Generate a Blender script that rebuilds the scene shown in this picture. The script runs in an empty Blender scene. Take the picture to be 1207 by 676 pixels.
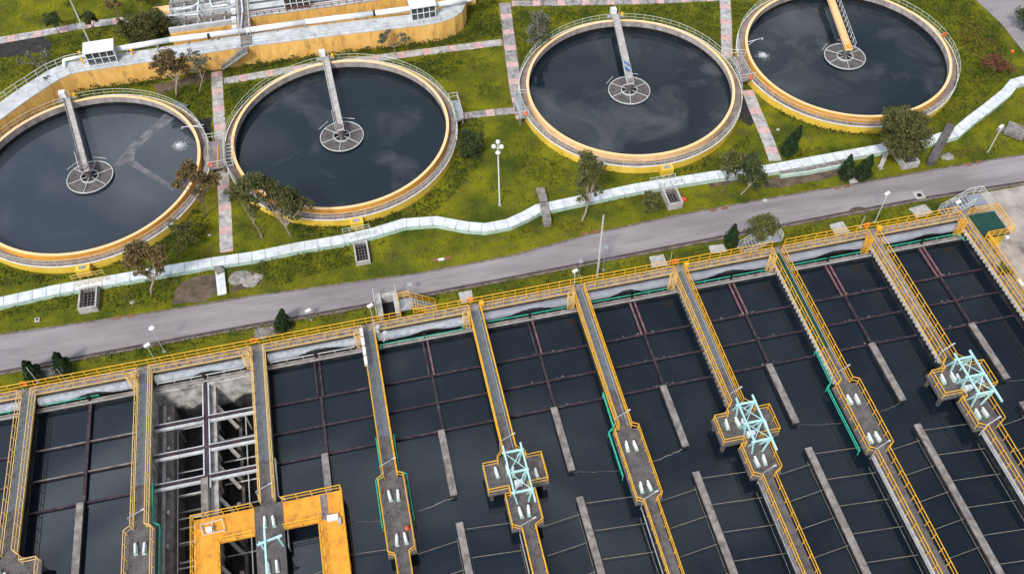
import bpy, math, random
import numpy as np
from mathutils import Vector, Matrix
random.seed(7)
rng = np.random.default_rng(7)
sc = bpy.context.scene
col = sc.collection

# ------------------------------------------------------------------ camera
FPX, CW, CH = 1069.823, 1207.0, 676.0
CAM = Vector((36.517, -55.378, 77.376))
YAW, PIT, ROLL = 0.20593, 0.91476, -0.01727
_f = Vector((math.sin(YAW)*math.cos(PIT), math.cos(YAW)*math.cos(PIT), -math.sin(PIT)))
_r = Vector((math.cos(YAW), -math.sin(YAW), 0))
_u = _r.cross(_f)
R_ = _r*math.cos(ROLL) + _u*math.sin(ROLL)
U_ = -_r*math.sin(ROLL) + _u*math.cos(ROLL)
cd = bpy.data.cameras.new('camera')
cam = bpy.data.objects.new('camera', cd); col.objects.link(cam)
cd.sensor_width = 36; cd.lens = FPX/CW*36; cd.clip_end = 5000; cd.clip_start = 1
m = Matrix((R_, U_, -_f)).transposed().to_4x4(); m.translation = CAM
cam.matrix_world = m
sc.camera = cam

def _ray(px, py):
    return (_f*FPX + R_*(px-CW/2) - U_*(py-CH/2)).normalized()
def U(px, py, z=0.0):
    """survey: the point at height z that lies under photo pixel px, py"""
    d = _ray(px, py); t = (z-CAM.z)/d.z
    p = CAM + d*t
    return Vector((p.x, p.y, z))
def V(px, py, Y):
    d = _ray(px, py); t = (Y-CAM.y)/d.y
    return CAM + d*t
def P(w):
    d = Vector(w)-CAM; z = d.dot(_f)
    return (CW/2+FPX*d.dot(R_)/z, CH/2-FPX*d.dot(U_)/z)

# ------------------------------------------------------------------ light
SUN_EL, SUN_AZ = 50, -148     # azimuth clockwise from +Y (the far side of the plant)
w = bpy.data.worlds.new('World'); sc.world = w; w.use_nodes = True
nt = w.node_tree; nt.nodes.clear()
out = nt.nodes.new('ShaderNodeOutputWorld'); bg = nt.nodes.new('ShaderNodeBackground')
sky = nt.nodes.new('ShaderNodeTexSky'); sky.sky_type = 'NISHITA'; sky.sun_disc = False
sky.sun_elevation = math.radians(SUN_EL); sky.sun_rotation = math.radians(SUN_AZ)
sky.air_density = 1.0; sky.dust_density = 2.0
tc = nt.nodes.new('ShaderNodeTexCoord'); mp = nt.nodes.new('ShaderNodeMapping')
mp.inputs['Scale'].default_value = (1.0, 1.0, 1.6)
nz = nt.nodes.new('ShaderNodeTexNoise'); nz.inputs['Scale'].default_value = 3.4
nz.inputs['Detail'].default_value = 8; nz.inputs['Roughness'].default_value = .6
nz.inputs['Distortion'].default_value = 1.3
cr = nt.nodes.new('ShaderNodeValToRGB')
cr.color_ramp.elements[0].position = .45; cr.color_ramp.elements[1].position = .70
cr.color_ramp.elements[0].color = (.2,.2,.2,1); cr.color_ramp.elements[1].color = (1,1,1,1)
mx = nt.nodes.new('ShaderNodeMixRGB'); mx.inputs['Color2'].default_value = (14, 15, 16.4, 1)
L = nt.links.new
L(tc.outputs['Generated'], mp.inputs['Vector']); L(mp.outputs['Vector'], nz.inputs['Vector'])
L(nz.outputs['Fac'], cr.inputs['Fac']); L(cr.outputs['Color'], mx.inputs['Fac'])
L(sky.outputs['Color'], mx.inputs['Color1'])
# the cloud deck is brighter towards the left of the plant
sx_ = nt.nodes.new('ShaderNodeSeparateXYZ'); L(tc.outputs['Generated'], sx_.inputs[0])
mr_ = nt.nodes.new('ShaderNodeMapRange'); mr_.inputs['From Min'].default_value = .35; mr_.inputs['From Max'].default_value = -.35
mr_.inputs['To Min'].default_value = .8; mr_.inputs['To Max'].default_value = 2.3; L(sx_.outputs['X'], mr_.inputs['Value'])
vm_ = nt.nodes.new('ShaderNodeVectorMath'); vm_.operation = 'SCALE'; L(mx.outputs['Color'], vm_.inputs[0]); L(mr_.outputs[0], vm_.inputs['Scale'])
L(vm_.outputs[0], bg.inputs['Color'])
bg.inputs['Strength'].default_value = 0.085
L(bg.outputs['Background'], out.inputs['Surface'])
sd = bpy.data.lights.new('sun', 'SUN'); sd.energy = 3.1; sd.angle = math.radians(9)
sd.color = (1.0, .95, .87)
so = bpy.data.objects.new('sun', sd); col.objects.link(so)
az = math.radians(SUN_AZ); el = math.radians(SUN_EL)
sdir = Vector((math.sin(az)*math.cos(el), math.cos(az)*math.cos(el), math.sin(el)))
so.rotation_euler = (-sdir).to_track_quat('-Z', 'Y').to_euler()
so.location = (20, -20, 60)
vs = sc.view_settings
vs.view_transform = 'Standard'; vs.look = 'None'; vs.gamma = 1; vs.use_curve_mapping = False
vs.exposure = -0.15

# ------------------------------------------------------------------ materials
def mat(name, c1, c2=None, scale=1.5, rough=.8, bump=0, metal=0, dirt=None, dirt_amt=.5, dirt_scale=.6,
        spec=.3, stretch=(1,1,1), speck=None, bscale=6, ramp=(.35,.65)):
    m = bpy.data.materials.new(name); m.use_nodes = True
    t = m.node_tree; b = t.nodes['Principled BSDF']; l = t.links.new
    b.inputs['Roughness'].default_value = rough; b.inputs['Metallic'].default_value = metal
    b.inputs['Specular IOR Level'].default_value = spec
    g = t.nodes.new('ShaderNodeNewGeometry'); mp = t.nodes.new('ShaderNodeMapping')
    mp.inputs['Scale'].default_value = stretch; l(g.outputs['Position'], mp.inputs['Vector'])
    n = t.nodes.new('ShaderNodeTexNoise'); n.inputs['Scale'].default_value = scale
    n.inputs['Detail'].default_value = 6; n.inputs['Roughness'].default_value = .62
    l(mp.outputs['Vector'], n.inputs['Vector'])
    r = t.nodes.new('ShaderNodeValToRGB'); e = r.color_ramp.elements
    e[0].position, e[1].position = ramp
    e[0].color = (*c1, 1); e[1].color = (*(c2 or c1), 1)
    l(n.outputs['Fac'], r.inputs['Fac']); cur = r.outputs['Color']
    if dirt:
        n2 = t.nodes.new('ShaderNodeTexNoise'); n2.inputs['Scale'].default_value = dirt_scale
        n2.inputs['Detail'].default_value = 9; n2.inputs['Roughness'].default_value = .7
        l(mp.outputs['Vector'], n2.inputs['Vector'])
        r2 = t.nodes.new('ShaderNodeValToRGB'); r2.color_ramp.elements[0].position = .5
        r2.color_ramp.elements[1].position = .68
        r2.color_ramp.elements[1].color = (dirt_amt,)*3+(1,)
        l(n2.outputs['Fac'], r2.inputs['Fac'])
        x = t.nodes.new('ShaderNodeMixRGB'); x.inputs['Color2'].default_value = (*dirt, 1)
        l(r2.outputs['Color'], x.inputs['Fac']); l(cur, x.inputs['Color1']); cur = x.outputs['Color']
    if speck:
        n3 = t.nodes.new('ShaderNodeTexNoise'); n3.inputs['Scale'].default_value = 9
        n3.inputs['Detail'].default_value = 3
        l(g.outputs['Position'], n3.inputs['Vector'])
        r3 = t.nodes.new('ShaderNodeValToRGB'); r3.color_ramp.elements[0].position = .42
        r3.color_ramp.elements[1].position = .62; r3.color_ramp.elements[1].color = (.55,)*3+(1,)
        l(n3.outputs['Fac'], r3.inputs['Fac'])
        x = t.nodes.new('ShaderNodeMixRGB'); x.inputs['Color2'].default_value = (*speck, 1)
        l(r3.outputs['Color'], x.inputs['Fac']); l(cur, x.inputs['Color1']); cur = x.outputs['Color']
    l(cur, b.inputs['Base Color'])
    if bump:
        n4 = t.nodes.new('ShaderNodeTexNoise'); n4.inputs['Scale'].default_value = bscale
        n4.inputs['Detail'].default_value = 5; l(g.outputs['Position'], n4.inputs['Vector'])
        bp = t.nodes.new('ShaderNodeBump'); bp.inputs['Strength'].default_value = bump
        bp.inputs['Distance'].default_value = .12
        l(n4.outputs['Fac'], bp.inputs['Height']); l(bp.outputs['Normal'], b.inputs['Normal'])
    return m
M = {}
M['grass'] = mat('lawn grass', (.045,.068,.010), (.215,.205,.012), .2, .95, 1.0, dirt=(.085,.065,.028), dirt_amt=.75, dirt_scale=.42, speck=(.06,.075,.008), spec=.05)
M['tuft'] = mat('grass tuft', (.06,.09,.010), (.31,.285,.014), .2, .9, spec=.05, dirt=(.10,.085,.03), dirt_amt=.75, dirt_scale=.42, speck=(.08,.10,.008))
M['shrub'] = mat('shrub leaf', (.045,.070,.010), (.13,.14,.014), .8, .85, spec=.1, speck=(.03,.05,.01))
M['shrub_dark'] = mat('dark shrub leaf', (.025,.042,.012), (.065,.085,.016), .8, .85, spec=.1)
M['weed'] = mat('rusty weed leaf', (.09,.05,.02), (.10,.09,.03), .7, .9, spec=.1, speck=(.12,.03,.02))
M['soil'] = mat('bare soil', (.06,.045,.032), (.17,.12,.085), .7, .95, .6, dirt=(.05,.055,.02), dirt_amt=.8, dirt_scale=.8)
M['soilshade'] = mat('dark soil and painted shade', (.015,.014,.014), (.045,.04,.035), 1.2, .95, .6)
M['road'] = mat('asphalt', (.195,.175,.180), (.315,.290,.292), .3, .9, .25, stretch=(.25,1.6,1), dirt=(.13,.10,.11), dirt_amt=.55, dirt_scale=.45, bscale=12, speck=(.23,.205,.21))
M['kerb'] = mat('old kerb concrete', (.10,.075,.065), (.26,.22,.19), 1.1, .9, .3, speck=(.07,.05,.04))
M['gutter'] = mat('dark gutter', (.05,.035,.035), (.10,.075,.07), .8, .8, .2)
M['path'] = mat('path slab', (.30,.285,.275), (.52,.50,.48), 1.3, .9, .25, dirt=(.09,.08,.085), dirt_amt=.7, dirt_scale=.7)
M['pathdark'] = mat('weathered path slab', (.20,.18,.175), (.40,.37,.36), 1.5, .9, .25, dirt=(.06,.055,.06), dirt_amt=.8, dirt_scale=.9)
M['pink'] = mat('pink path slab', (.46,.31,.30), (.62,.42,.40), 1.6, .9, .2, dirt=(.20,.13,.12), dirt_amt=.5, dirt_scale=1.5)
M['yard'] = mat('concrete yard', (.28,.24,.21), (.42,.375,.34), .5, .9, .2, dirt=(.15,.12,.10), dirt_amt=.6, dirt_scale=.35)
M['conc'] = mat('concrete', (.14,.122,.112), (.29,.262,.245), 1.6, .9, .3, dirt=(.075,.065,.06), dirt_amt=.7, dirt_scale=1.1)
M['concl'] = mat('pale concrete', (.34,.32,.30), (.50,.48,.46), 1.4, .85, .2, dirt=(.14,.12,.11), dirt_amt=.5, dirt_scale=1.2)
M['concd'] = mat('dark concrete', (.05,.045,.045), (.13,.115,.11), 1.4, .9, .3, dirt=(.03,.026,.026), dirt_amt=.8, dirt_scale=.9, speck=(.17,.155,.15))
M['innerwall'] = mat('basin wall', (.26,.225,.21), (.42,.38,.36), 1.2, .85, .2, dirt=(.12,.10,.10), dirt_amt=.7, dirt_scale=1.0, stretch=(1,1,.25))
M['darkwall'] = mat('wet dark wall', (.010,.010,.012), (.035,.033,.036), 1.2, .6, .2, dirt=(.09,.085,.08), dirt_amt=.35, dirt_scale=1.2)
M['wetdark'] = mat('wet band and dark gap', (.006,.006,.008), (.02,.02,.022), 1.2, .5, .2)
M['deck'] = mat('blue grey deck plate', (.10,.115,.125), (.15,.165,.175), 3.0, .7, .15, dirt=(.07,.07,.07), dirt_amt=.6, dirt_scale=1.4)
M['deckgreen'] = mat('green deck plate', (.006,.045,.035), (.012,.065,.05), 2.0, .6, .1, dirt=(.02,.03,.025), dirt_amt=.6)
M['yellow'] = mat('yellow paint', (.70,.34,.015), (.86,.47,.03), 2.5, .55, dirt=(.36,.16,.04), dirt_amt=.5, dirt_scale=2.5)
M['yellowpale'] = mat('faded yellow paint', (.68,.44,.14), (.82,.56,.20), 2.5, .6, dirt=(.34,.20,.10), dirt_amt=.5, dirt_scale=2.5)
M['ydeck'] = mat('orange yellow deck', (.66,.27,.02), (.80,.38,.03), 1.2, .6, .15, dirt=(.22,.10,.04), dirt_amt=.75, dirt_scale=1.1, speck=(.58,.26,.05))
M['wally'] = mat('yellow wall paint', (.70,.40,.10), (.84,.52,.16), .9, .85, .15, dirt=(.26,.11,.04), dirt_amt=.7, dirt_scale=1.1, stretch=(1,1,.35))
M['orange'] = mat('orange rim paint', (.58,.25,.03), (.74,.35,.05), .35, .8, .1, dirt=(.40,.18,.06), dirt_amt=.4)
M['rimtop'] = mat('pale rim paint', (.86,.52,.24), (.93,.62,.33), .6, .8, dirt=(.6,.34,.14), dirt_amt=.4)  # rim top coloured paler than the rim wall
M['peach'] = mat('faded peach rim paint', (.72,.43,.20), (.82,.53,.27), .35, .8, .1, dirt=(.5,.26,.1), dirt_amt=.5)
M['lemon'] = mat('lemon wall paint', (.64,.42,.04), (.78,.54,.08), .5, .8, .1, dirt=(.42,.26,.03), dirt_amt=.5, dirt_scale=.8)
M['launder'] = mat('launder concrete', (.19,.15,.14), (.33,.275,.255), .9, .9, .2, dirt=(.10,.08,.08), dirt_amt=.8, dirt_scale=.5, speck=(.15,.12,.12))
M['white'] = mat('white paint', (.62,.64,.66), (.76,.78,.80), 1.2, .55, dirt=(.40,.38,.36), dirt_amt=.35, dirt_scale=1.8)
M['whitec'] = mat('whitewashed deck', (.42,.43,.44), (.58,.60,.61), .8, .8, .15, dirt=(.28,.26,.25), dirt_amt=.6, dirt_scale=.9)
M['rail'] = mat('galvanised rail', (.45,.46,.46), (.60,.61,.60), 2, .5, dirt=(.30,.24,.2), dirt_amt=.4, dirt_scale=3)
M['railgreen'] = mat('pale green rail', (.38,.44,.38), (.52,.58,.50), 2, .6)
M['galv'] = mat('grey steel', (.22,.24,.25), (.36,.38,.40), 2, .5, dirt=(.15,.12,.1), dirt_amt=.4)
M['mint'] = mat('mint paint', (.38,.52,.45), (.50,.64,.56), 1.0, .8, .1, dirt=(.26,.30,.24), dirt_amt=.6, dirt_scale=1.5)
M['chantop'] = mat('pale channel cover', (.50,.53,.54), (.68,.72,.73), 1.2, .8, .1, dirt=(.36,.38,.38), dirt_amt=.5, dirt_scale=1.4)
M['pipebrown'] = mat('silted pipe', (.16,.14,.10), (.30,.27,.21), 2, .7)
M['teal'] = mat('teal pipe paint', (.02,.34,.22), (.05,.46,.31), 3, .5)
M['cyan'] = mat('light cyan paint', (.34,.62,.62), (.50,.76,.76), 2, .5, dirt=(.28,.36,.36), dirt_amt=.4)
M['beam'] = mat('dark red beam', (.022,.014,.019), (.050,.030,.038), 2, .6, dirt=(.14,.12,.12), dirt_amt=.5, dirt_scale=1.6)
M['beampink'] = mat('faded red beam', (.12,.05,.06), (.24,.13,.145), 2, .6, dirt=(.08,.04,.05), dirt_amt=.6, dirt_scale=1.6)
M['duct'] = mat('grey duct', (.19,.20,.23), (.28,.295,.33), .4, .45, dirt=(.45,.47,.50), dirt_amt=.3, dirt_scale=.7)
M['ductlight'] = mat('peeling pale duct', (.22,.24,.27), (.38,.41,.44), 2.2, .6, dirt=(.25,.25,.27), dirt_amt=.4, dirt_scale=3.5)
M['red'] = mat('red paint', (.60,.05,.03), (.72,.09,.05), 2, .5)
M['redorange'] = mat('orange red plastic', (.80,.13,.03), (.88,.18,.05), 2, .5)
M['black'] = mat('black opening', (.008,.008,.009), (.015,.015,.016), 2, .8)
M['grating'] = mat('iron grating', (.07,.065,.06), (.17,.15,.14), 3, .7, dirt=(.14,.08,.05), dirt_amt=.5)
M['rust'] = mat('rusty iron', (.16,.07,.04), (.26,.12,.07), 3, .8)
M['glass'] = mat('dusty window glass', (.03,.035,.04), (.07,.075,.08), 1.5, .15, spec=.6)
M['bark'] = mat('grey bark', (.24,.19,.15), (.40,.33,.27), 2, .9, .3)
M['barkd'] = mat('brown bark', (.10,.075,.055), (.19,.145,.11), 2, .9, .3)
M['leaf'] = mat('olive leaf', (.065,.072,.024), (.16,.155,.05), .9, .8, spec=.15, speck=(.035,.045,.02))
M['leafbrown'] = mat('brown green leaf', (.13,.09,.04), (.25,.18,.075), .9, .8, spec=.15, speck=(.06,.05,.02))
M['leafdark'] = mat('dark green leaf', (.028,.045,.018), (.08,.095,.034), .9, .8, spec=.15)
M['leafgrey'] = mat('grey green leaf', (.10,.105,.075), (.19,.19,.14), .9, .8, spec=.15)
M['cypress'] = mat('cypress leaf', (.010,.026,.013), (.032,.058,.022), 2, .85, spec=.1)
M['flower'] = mat('red shrub leaf', (.11,.04,.025), (.17,.07,.04), 2, .8)
M['rock'] = mat('rock', (.22,.20,.18), (.40,.37,.34), .8, .9, .6, dirt=(.10,.09,.08), dirt_amt=.6)
M['blue'] = mat('blue paint', (.03,.12,.32), (.05,.18,.42), 2, .5)

def water_mat(name, c1, c2, film=(.13,.14,.15), film_amt=.0, fscale=.12, rough=.05, bstr=.04):
    m = bpy.data.materials.new(name); m.use_nodes = True
    t = m.node_tree; b = t.nodes['Principled BSDF']; l = t.links.new
    b.inputs['IOR'].default_value = 1.5; b.inputs['Roughness'].default_value = rough
    g = t.nodes.new('ShaderNodeNewGeometry')
    n = t.nodes.new('ShaderNodeTexNoise'); n.inputs['Scale'].default_value = .08
    n.inputs['Detail'].default_value = 4; l(g.outputs['Position'], n.inputs['Vector'])
    r = t.nodes.new('ShaderNodeValToRGB'); r.color_ramp.elements[0].color = (*c1,1); r.color_ramp.elements[1].color = (*c2,1)
    l(n.outputs['Fac'], r.inputs['Fac']); cur = r.outputs['Color']
    if film_amt:
        n2 = t.nodes.new('ShaderNodeTexNoise'); n2.inputs['Scale'].default_value = fscale
        n2.inputs['Detail'].default_value = 9; n2.inputs['Roughness'].default_value = .6; n2.inputs['Distortion'].default_value = .9
        l(g.outputs['Position'], n2.inputs['Vector'])
        r2 = t.nodes.new('ShaderNodeValToRGB'); r2.color_ramp.elements[0].position = .5
        r2.color_ramp.elements[1].position = .78; r2.color_ramp.elements[1].color = (film_amt,)*3+(1,)
        l(n2.outputs['Fac'], r2.inputs['Fac'])
        x = t.nodes.new('ShaderNodeMixRGB'); x.inputs['Color2'].default_value = (*film,1)
        l(r2.outputs['Color'], x.inputs['Fac']); l(cur, x.inputs['Color1']); cur = x.outputs['Color']
    l(cur, b.inputs['Base Color'])
    n4 = t.nodes.new('ShaderNodeTexNoise'); n4.inputs['Scale'].default_value = 1.6
    n4.inputs['Detail'].default_value = 3; l(g.outputs['Position'], n4.inputs['Vector'])
    bp = t.nodes.new('ShaderNodeBump'); bp.inputs['Strength'].default_value = bstr
    bp.inputs['Distance'].default_value = .05
    l(n4.outputs['Fac'], bp.inputs['Height']); l(bp.outputs['Normal'], b.inputs['Normal'])
    return m
M['water_tank'] = water_mat('dark tank water', (.004,.008,.013), (.009,.015,.022), bstr=.02, film_amt=.12, film=(.06,.065,.065), fscale=.25)
M['water_a'] = water_mat('clarifier water', (.007,.013,.019), (.013,.022,.029), film_amt=.55, film=(.11,.12,.13))
M['water_b'] = water_mat('pale clarifier water', (.018,.026,.036), (.032,.042,.054), film_amt=.18, film=(.12,.13,.15))  # paler base colour stands in for bright cloud mirrored in the leftmost tank
M['water_c'] = water_mat('wispy clarifier water', (.007,.013,.019), (.012,.020,.027), film_amt=.7, film=(.12,.12,.13), fscale=.1)

# ------------------------------------------------------------------ mesh helpers
class MB:
    def __init__(s): s.v = []; s.f = []; s.m = []; s.mi = 0
    def add(s, vs, fs):
        o = len(s.v); s.v += [tuple(a) for a in vs]
        s.f += [tuple(i+o for i in f) for f in fs]; s.m += [s.mi]*len(fs)
    def box(s, x0, x1, y0, y1, z0, z1):
        s.add([(x0,y0,z0),(x1,y0,z0),(x1,y1,z0),(x0,y1,z0),(x0,y0,z1),(x1,y0,z1),(x1,y1,z1),(x0,y1,z1)],
              [(3,2,1,0),(4,5,6,7),(0,1,5,4),(1,2,6,5),(2,3,7,6),(3,0,4,7)])
    def beam(s, a, b, w, h, up=(0,0,1)):
        a = Vector(a); b = Vector(b); d = (b-a)
        if d.length < 1e-5: return
        d.normalize(); up = Vector(up)
        if abs(d.dot(up)) > .98: up = Vector((0,1,0))
        x = d.cross(up).normalized(); y = x.cross(d).normalized()
        vs = []
        for p in (a, b):
            for sx, sy in ((-1,-1),(1,-1),(1,1),(-1,1)): vs.append(p + x*(sx*w/2) + y*(sy*h/2))
        s.add(vs, [(0,1,2,3),(7,6,5,4),(0,4,5,1),(1,5,6,2),(2,6,7,3),(3,7,4,0)])
    def tube(s, a, b, r0, r1=None, n=8, cap=True):
        a = Vector(a); b = Vector(b); d = b-a
        if d.length < 1e-5: return
        r1 = r0 if r1 is None else r1
        d.normalize(); up = Vector((0,0,1)) if abs(d.z) < .95 else Vector((0,1,0))
        x = d.cross(up).normalized(); y = x.cross(d)
        vs = []
        for p, r in ((a,r0),(b,r1)):
            for i in range(n):
                t = 2*math.pi*i/n; vs.append(p + x*(r*math.cos(t)) + y*(r*math.sin(t)))
        fs = [(i, i+n, (i+1)%n+n, (i+1)%n) for i in range(n)]
        if cap: fs += [tuple(range(n)), tuple(range(2*n-1, n-1, -1))]
        s.add(vs, fs)
    def path(s, pts, r, n=6):
        for a, b in zip(pts, pts[1:]): s.tube(a, b, r, n=n)
    def ring(s, cx, cy, r0, r1, z0, z1, n=96, a0=0, a1=None, faces='tbio'):
        full = a1 is None; a1 = 2*math.pi if full else a1
        k = n if full else n+1; vs = []
        for i in range(k):
            t = a0+(a1-a0)*i/n; c, q = math.cos(t), math.sin(t)
            vs += [(cx+r0*c,cy+r0*q,z0),(cx+r1*c,cy+r1*q,z0),(cx+r1*c,cy+r1*q,z1),(cx+r0*c,cy+r0*q,z1)]
        fs = []
        for i in range(n):
            j = (i+1)%k; A = 4*i; B = 4*j
            if 't' in faces: fs.append((A+3,A+2,B+2,B+3))
            if 'b' in faces: fs.append((A,B,B+1,A+1))
            if 'o' in faces: fs.append((A+1,B+1,B+2,A+2))
            if 'i' in faces: fs.append((A,A+3,B+3,B))
        if not full: fs += [(0,1,2,3),(4*n+3,4*n+2,4*n+1,4*n)]
        s.add(vs, fs)
    def disc(s, cx, cy, r, z, n=96):
        s.add([(cx+r*math.cos(2*math.pi*i/n), cy+r*math.sin(2*math.pi*i/n), z) for i in range(n)], [tuple(range(n))])
    def prism(s, poly, z0, z1, top_only=False):
        n = len(poly)
        ar = sum(poly[i][0]*poly[(i+1)%n][1]-poly[(i+1)%n][0]*poly[i][1] for i in range(n))
        if ar < 0: poly = poly[::-1]
        if top_only: s.add([(p[0],p[1],z1) for p in poly], [tuple(range(n))]); return
        s.add([(p[0],p[1],z0) for p in poly]+[(p[0],p[1],z1) for p in poly],
              [tuple(range(n-1,-1,-1)), tuple(range(n,2*n))]+[(i,(i+1)%n,(i+1)%n+n,i+n) for i in range(n)])
    def ribbon(s, pts, wid, z0, z1):
        """closed strip of width wid along pts (z1 top, z0 bottom)"""
        L_, R2 = offs(pts, wid/2)
        n = len(pts); vs = []
        for i in range(n): vs += [(*L_[i],z0),(*R2[i],z0),(*R2[i],z1),(*L_[i],z1)]
        fs = []
        for i in range(n-1):
            A = 4*i; B = A+4
            fs += [(A+3,A+2,B+2,B+3),(A,B,B+1,A+1),(A+1,B+1,B+2,A+2),(A,A+3,B+3,B)]
        fs += [(0,1,2,3),(4*n-1,4*n-2,4*n-3,4*n-4)]
        s.add(vs, fs)
    def blob(s, c, rx, ry, rz, n=7, jit=.12):
        vs = []; k = n; mm = 2*n
        for i in range(1, k):
            for j in range(mm):
                a = math.pi*i/k; b = 2*math.pi*j/mm; q = 1+random.uniform(-jit, jit)
                vs.append((c[0]+rx*q*math.sin(a)*math.cos(b), c[1]+ry*q*math.sin(a)*math.sin(b), c[2]+rz*q*math.cos(a)))
        vs += [(c[0],c[1],c[2]+rz),(c[0],c[1],c[2]-rz)]
        fs = []
        for i in range(k-2):
            for j in range(mm): fs.append((i*mm+j,(i+1)*mm+j,(i+1)*mm+(j+1)%mm,i*mm+(j+1)%mm))
        T = len(vs)-2
        for j in range(mm):
            fs.append((T,j,(j+1)%mm)); fs.append((T+1,(k-2)*mm+(j+1)%mm,(k-2)*mm+j))
        s.add(vs, fs)
    def build(s, name, mats, parent=None, origin=None, smooth=False):
        if not isinstance(mats, (list,tuple)): mats = [mats]
        if parent is not None:
            o0 = WL[parent.name]
        else: o0 = Vector(origin) if origin is not None else Vector((0,0,0))
        me = bpy.data.meshes.new(name)
        me.from_pydata([(a[0]-o0[0],a[1]-o0[1],a[2]-o0[2]) for a in s.v], [], s.f)
        for q in mats: me.materials.append(M[q])
        if len(mats) > 1: me.polygons.foreach_set('material_index', s.m)
        if smooth: me.polygons.foreach_set('use_smooth', [True]*len(me.polygons))
        me.update()
        o = bpy.data.objects.new(name, me); col.objects.link(o)
        if parent is not None: o.parent = parent; WL[o.name] = o0.copy()
        else: o.location = o0; WL[o.name] = o0.copy()
        return o
WL = {}
def offs(pts, h):
    Lp, Rp = [], []
    for i, p in enumerate(pts):
        a = Vector(pts[max(0,i-1)][:2]); b = Vector(pts[min(len(pts)-1,i+1)][:2])
        d = (b-a).normalized(); n = Vector((-d.y, d.x))
        Lp.append((p[0]+n.x*h, p[1]+n.y*h)); Rp.append((p[0]-n.x*h, p[1]-n.y*h))
    return Lp, Rp
def tag(o, label=None, cat=None, group=None, kind=None):
    if label: o['label'] = label
    if cat: o['category'] = cat
    if group: o['group'] = group
    if kind: o['kind'] = kind
    return o
def thing(name, loc, label, cat, group=None):
    o = bpy.data.objects.new(name, None); col.objects.link(o)
    o.location = loc; o.empty_display_size = .3; WL[o.name] = Vector(loc)
    return tag(o, label, cat, group)
def copy_thing(t, loc, label, rz=None):
    r = t.copy(); col.objects.link(r); r.location = loc; WL[r.name] = Vector(loc)
    if rz is not None: r.rotation_euler.z = rz
    r['label'] = label
    for c in list(t.children):
        d = c.copy(); col.objects.link(d); d.parent = r
        for g in list(c.children):
            h = g.copy(); col.objects.link(h); h.parent = d
    return r
def setting(mb, name, mats, **k):
    return tag(mb.build(name, mats, **k), kind='structure')
def railing(mb, pts, h=1.05, sp=1.25, r=.036, mids=1, pr=.032):
    """posts and rails along a 3-D polyline"""
    pts = [Vector(p) for p in pts]
    for k in range(mids+1):
        z = h*(k+1)/(mids+1)
        for a, b in zip(pts, pts[1:]): mb.tube(a+Vector((0,0,z)), b+Vector((0,0,z)), r if k == mids else r*.8, n=5)
    for a, b in zip(pts, pts[1:]):
        n = max(1, round((b-a).length/sp))
        for i in range(n): 
            p = a.lerp(b, i/n); mb.beam(p, p+Vector((0,0,h)), pr*2, pr*2)
    mb.beam(pts[-1], pts[-1]+Vector((0,0,h)), pr*2, pr*2)
def inpoly(x, y, poly):
    c = False; n = len(poly)
    for i in range(n):
        x1, y1 = poly[i][:2]; x2, y2 = poly[(i+1)%n][:2]
        if (y1 > y) != (y2 > y) and x < (x2-x1)*(y-y1)/(y2-y1)+x1: c = not c
    return c
ORD = ['first','second','third','fourth','fifth','sixth','seventh','eighth','ninth','tenth']
# ================================================================== SETTING
S = 11.0
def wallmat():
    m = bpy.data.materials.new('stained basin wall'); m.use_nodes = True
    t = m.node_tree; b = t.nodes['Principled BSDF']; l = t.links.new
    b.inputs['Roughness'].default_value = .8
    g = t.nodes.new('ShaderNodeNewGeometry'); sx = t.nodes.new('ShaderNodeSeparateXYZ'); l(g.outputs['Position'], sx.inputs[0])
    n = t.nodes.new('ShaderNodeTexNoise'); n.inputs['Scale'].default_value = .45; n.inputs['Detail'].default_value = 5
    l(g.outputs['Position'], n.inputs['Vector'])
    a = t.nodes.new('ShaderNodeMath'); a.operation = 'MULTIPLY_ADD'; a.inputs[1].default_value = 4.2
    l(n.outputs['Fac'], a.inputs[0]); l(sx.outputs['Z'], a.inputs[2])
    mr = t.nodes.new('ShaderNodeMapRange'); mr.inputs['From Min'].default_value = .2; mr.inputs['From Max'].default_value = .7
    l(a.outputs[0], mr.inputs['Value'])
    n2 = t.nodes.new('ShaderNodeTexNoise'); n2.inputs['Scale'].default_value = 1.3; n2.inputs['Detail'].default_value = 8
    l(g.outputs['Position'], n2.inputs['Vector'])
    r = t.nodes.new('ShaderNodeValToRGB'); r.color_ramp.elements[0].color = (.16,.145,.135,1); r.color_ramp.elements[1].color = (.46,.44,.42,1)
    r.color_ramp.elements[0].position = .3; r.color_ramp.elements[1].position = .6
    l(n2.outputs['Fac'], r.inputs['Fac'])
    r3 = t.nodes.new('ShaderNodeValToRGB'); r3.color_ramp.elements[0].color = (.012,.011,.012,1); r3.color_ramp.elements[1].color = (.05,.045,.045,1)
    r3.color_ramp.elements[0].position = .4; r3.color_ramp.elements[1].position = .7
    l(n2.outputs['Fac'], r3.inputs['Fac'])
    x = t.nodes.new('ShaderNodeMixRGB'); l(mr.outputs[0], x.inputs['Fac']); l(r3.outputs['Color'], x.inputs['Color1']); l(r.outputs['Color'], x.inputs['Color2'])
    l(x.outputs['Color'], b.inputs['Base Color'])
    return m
M['stained'] = wallmat()

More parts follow.
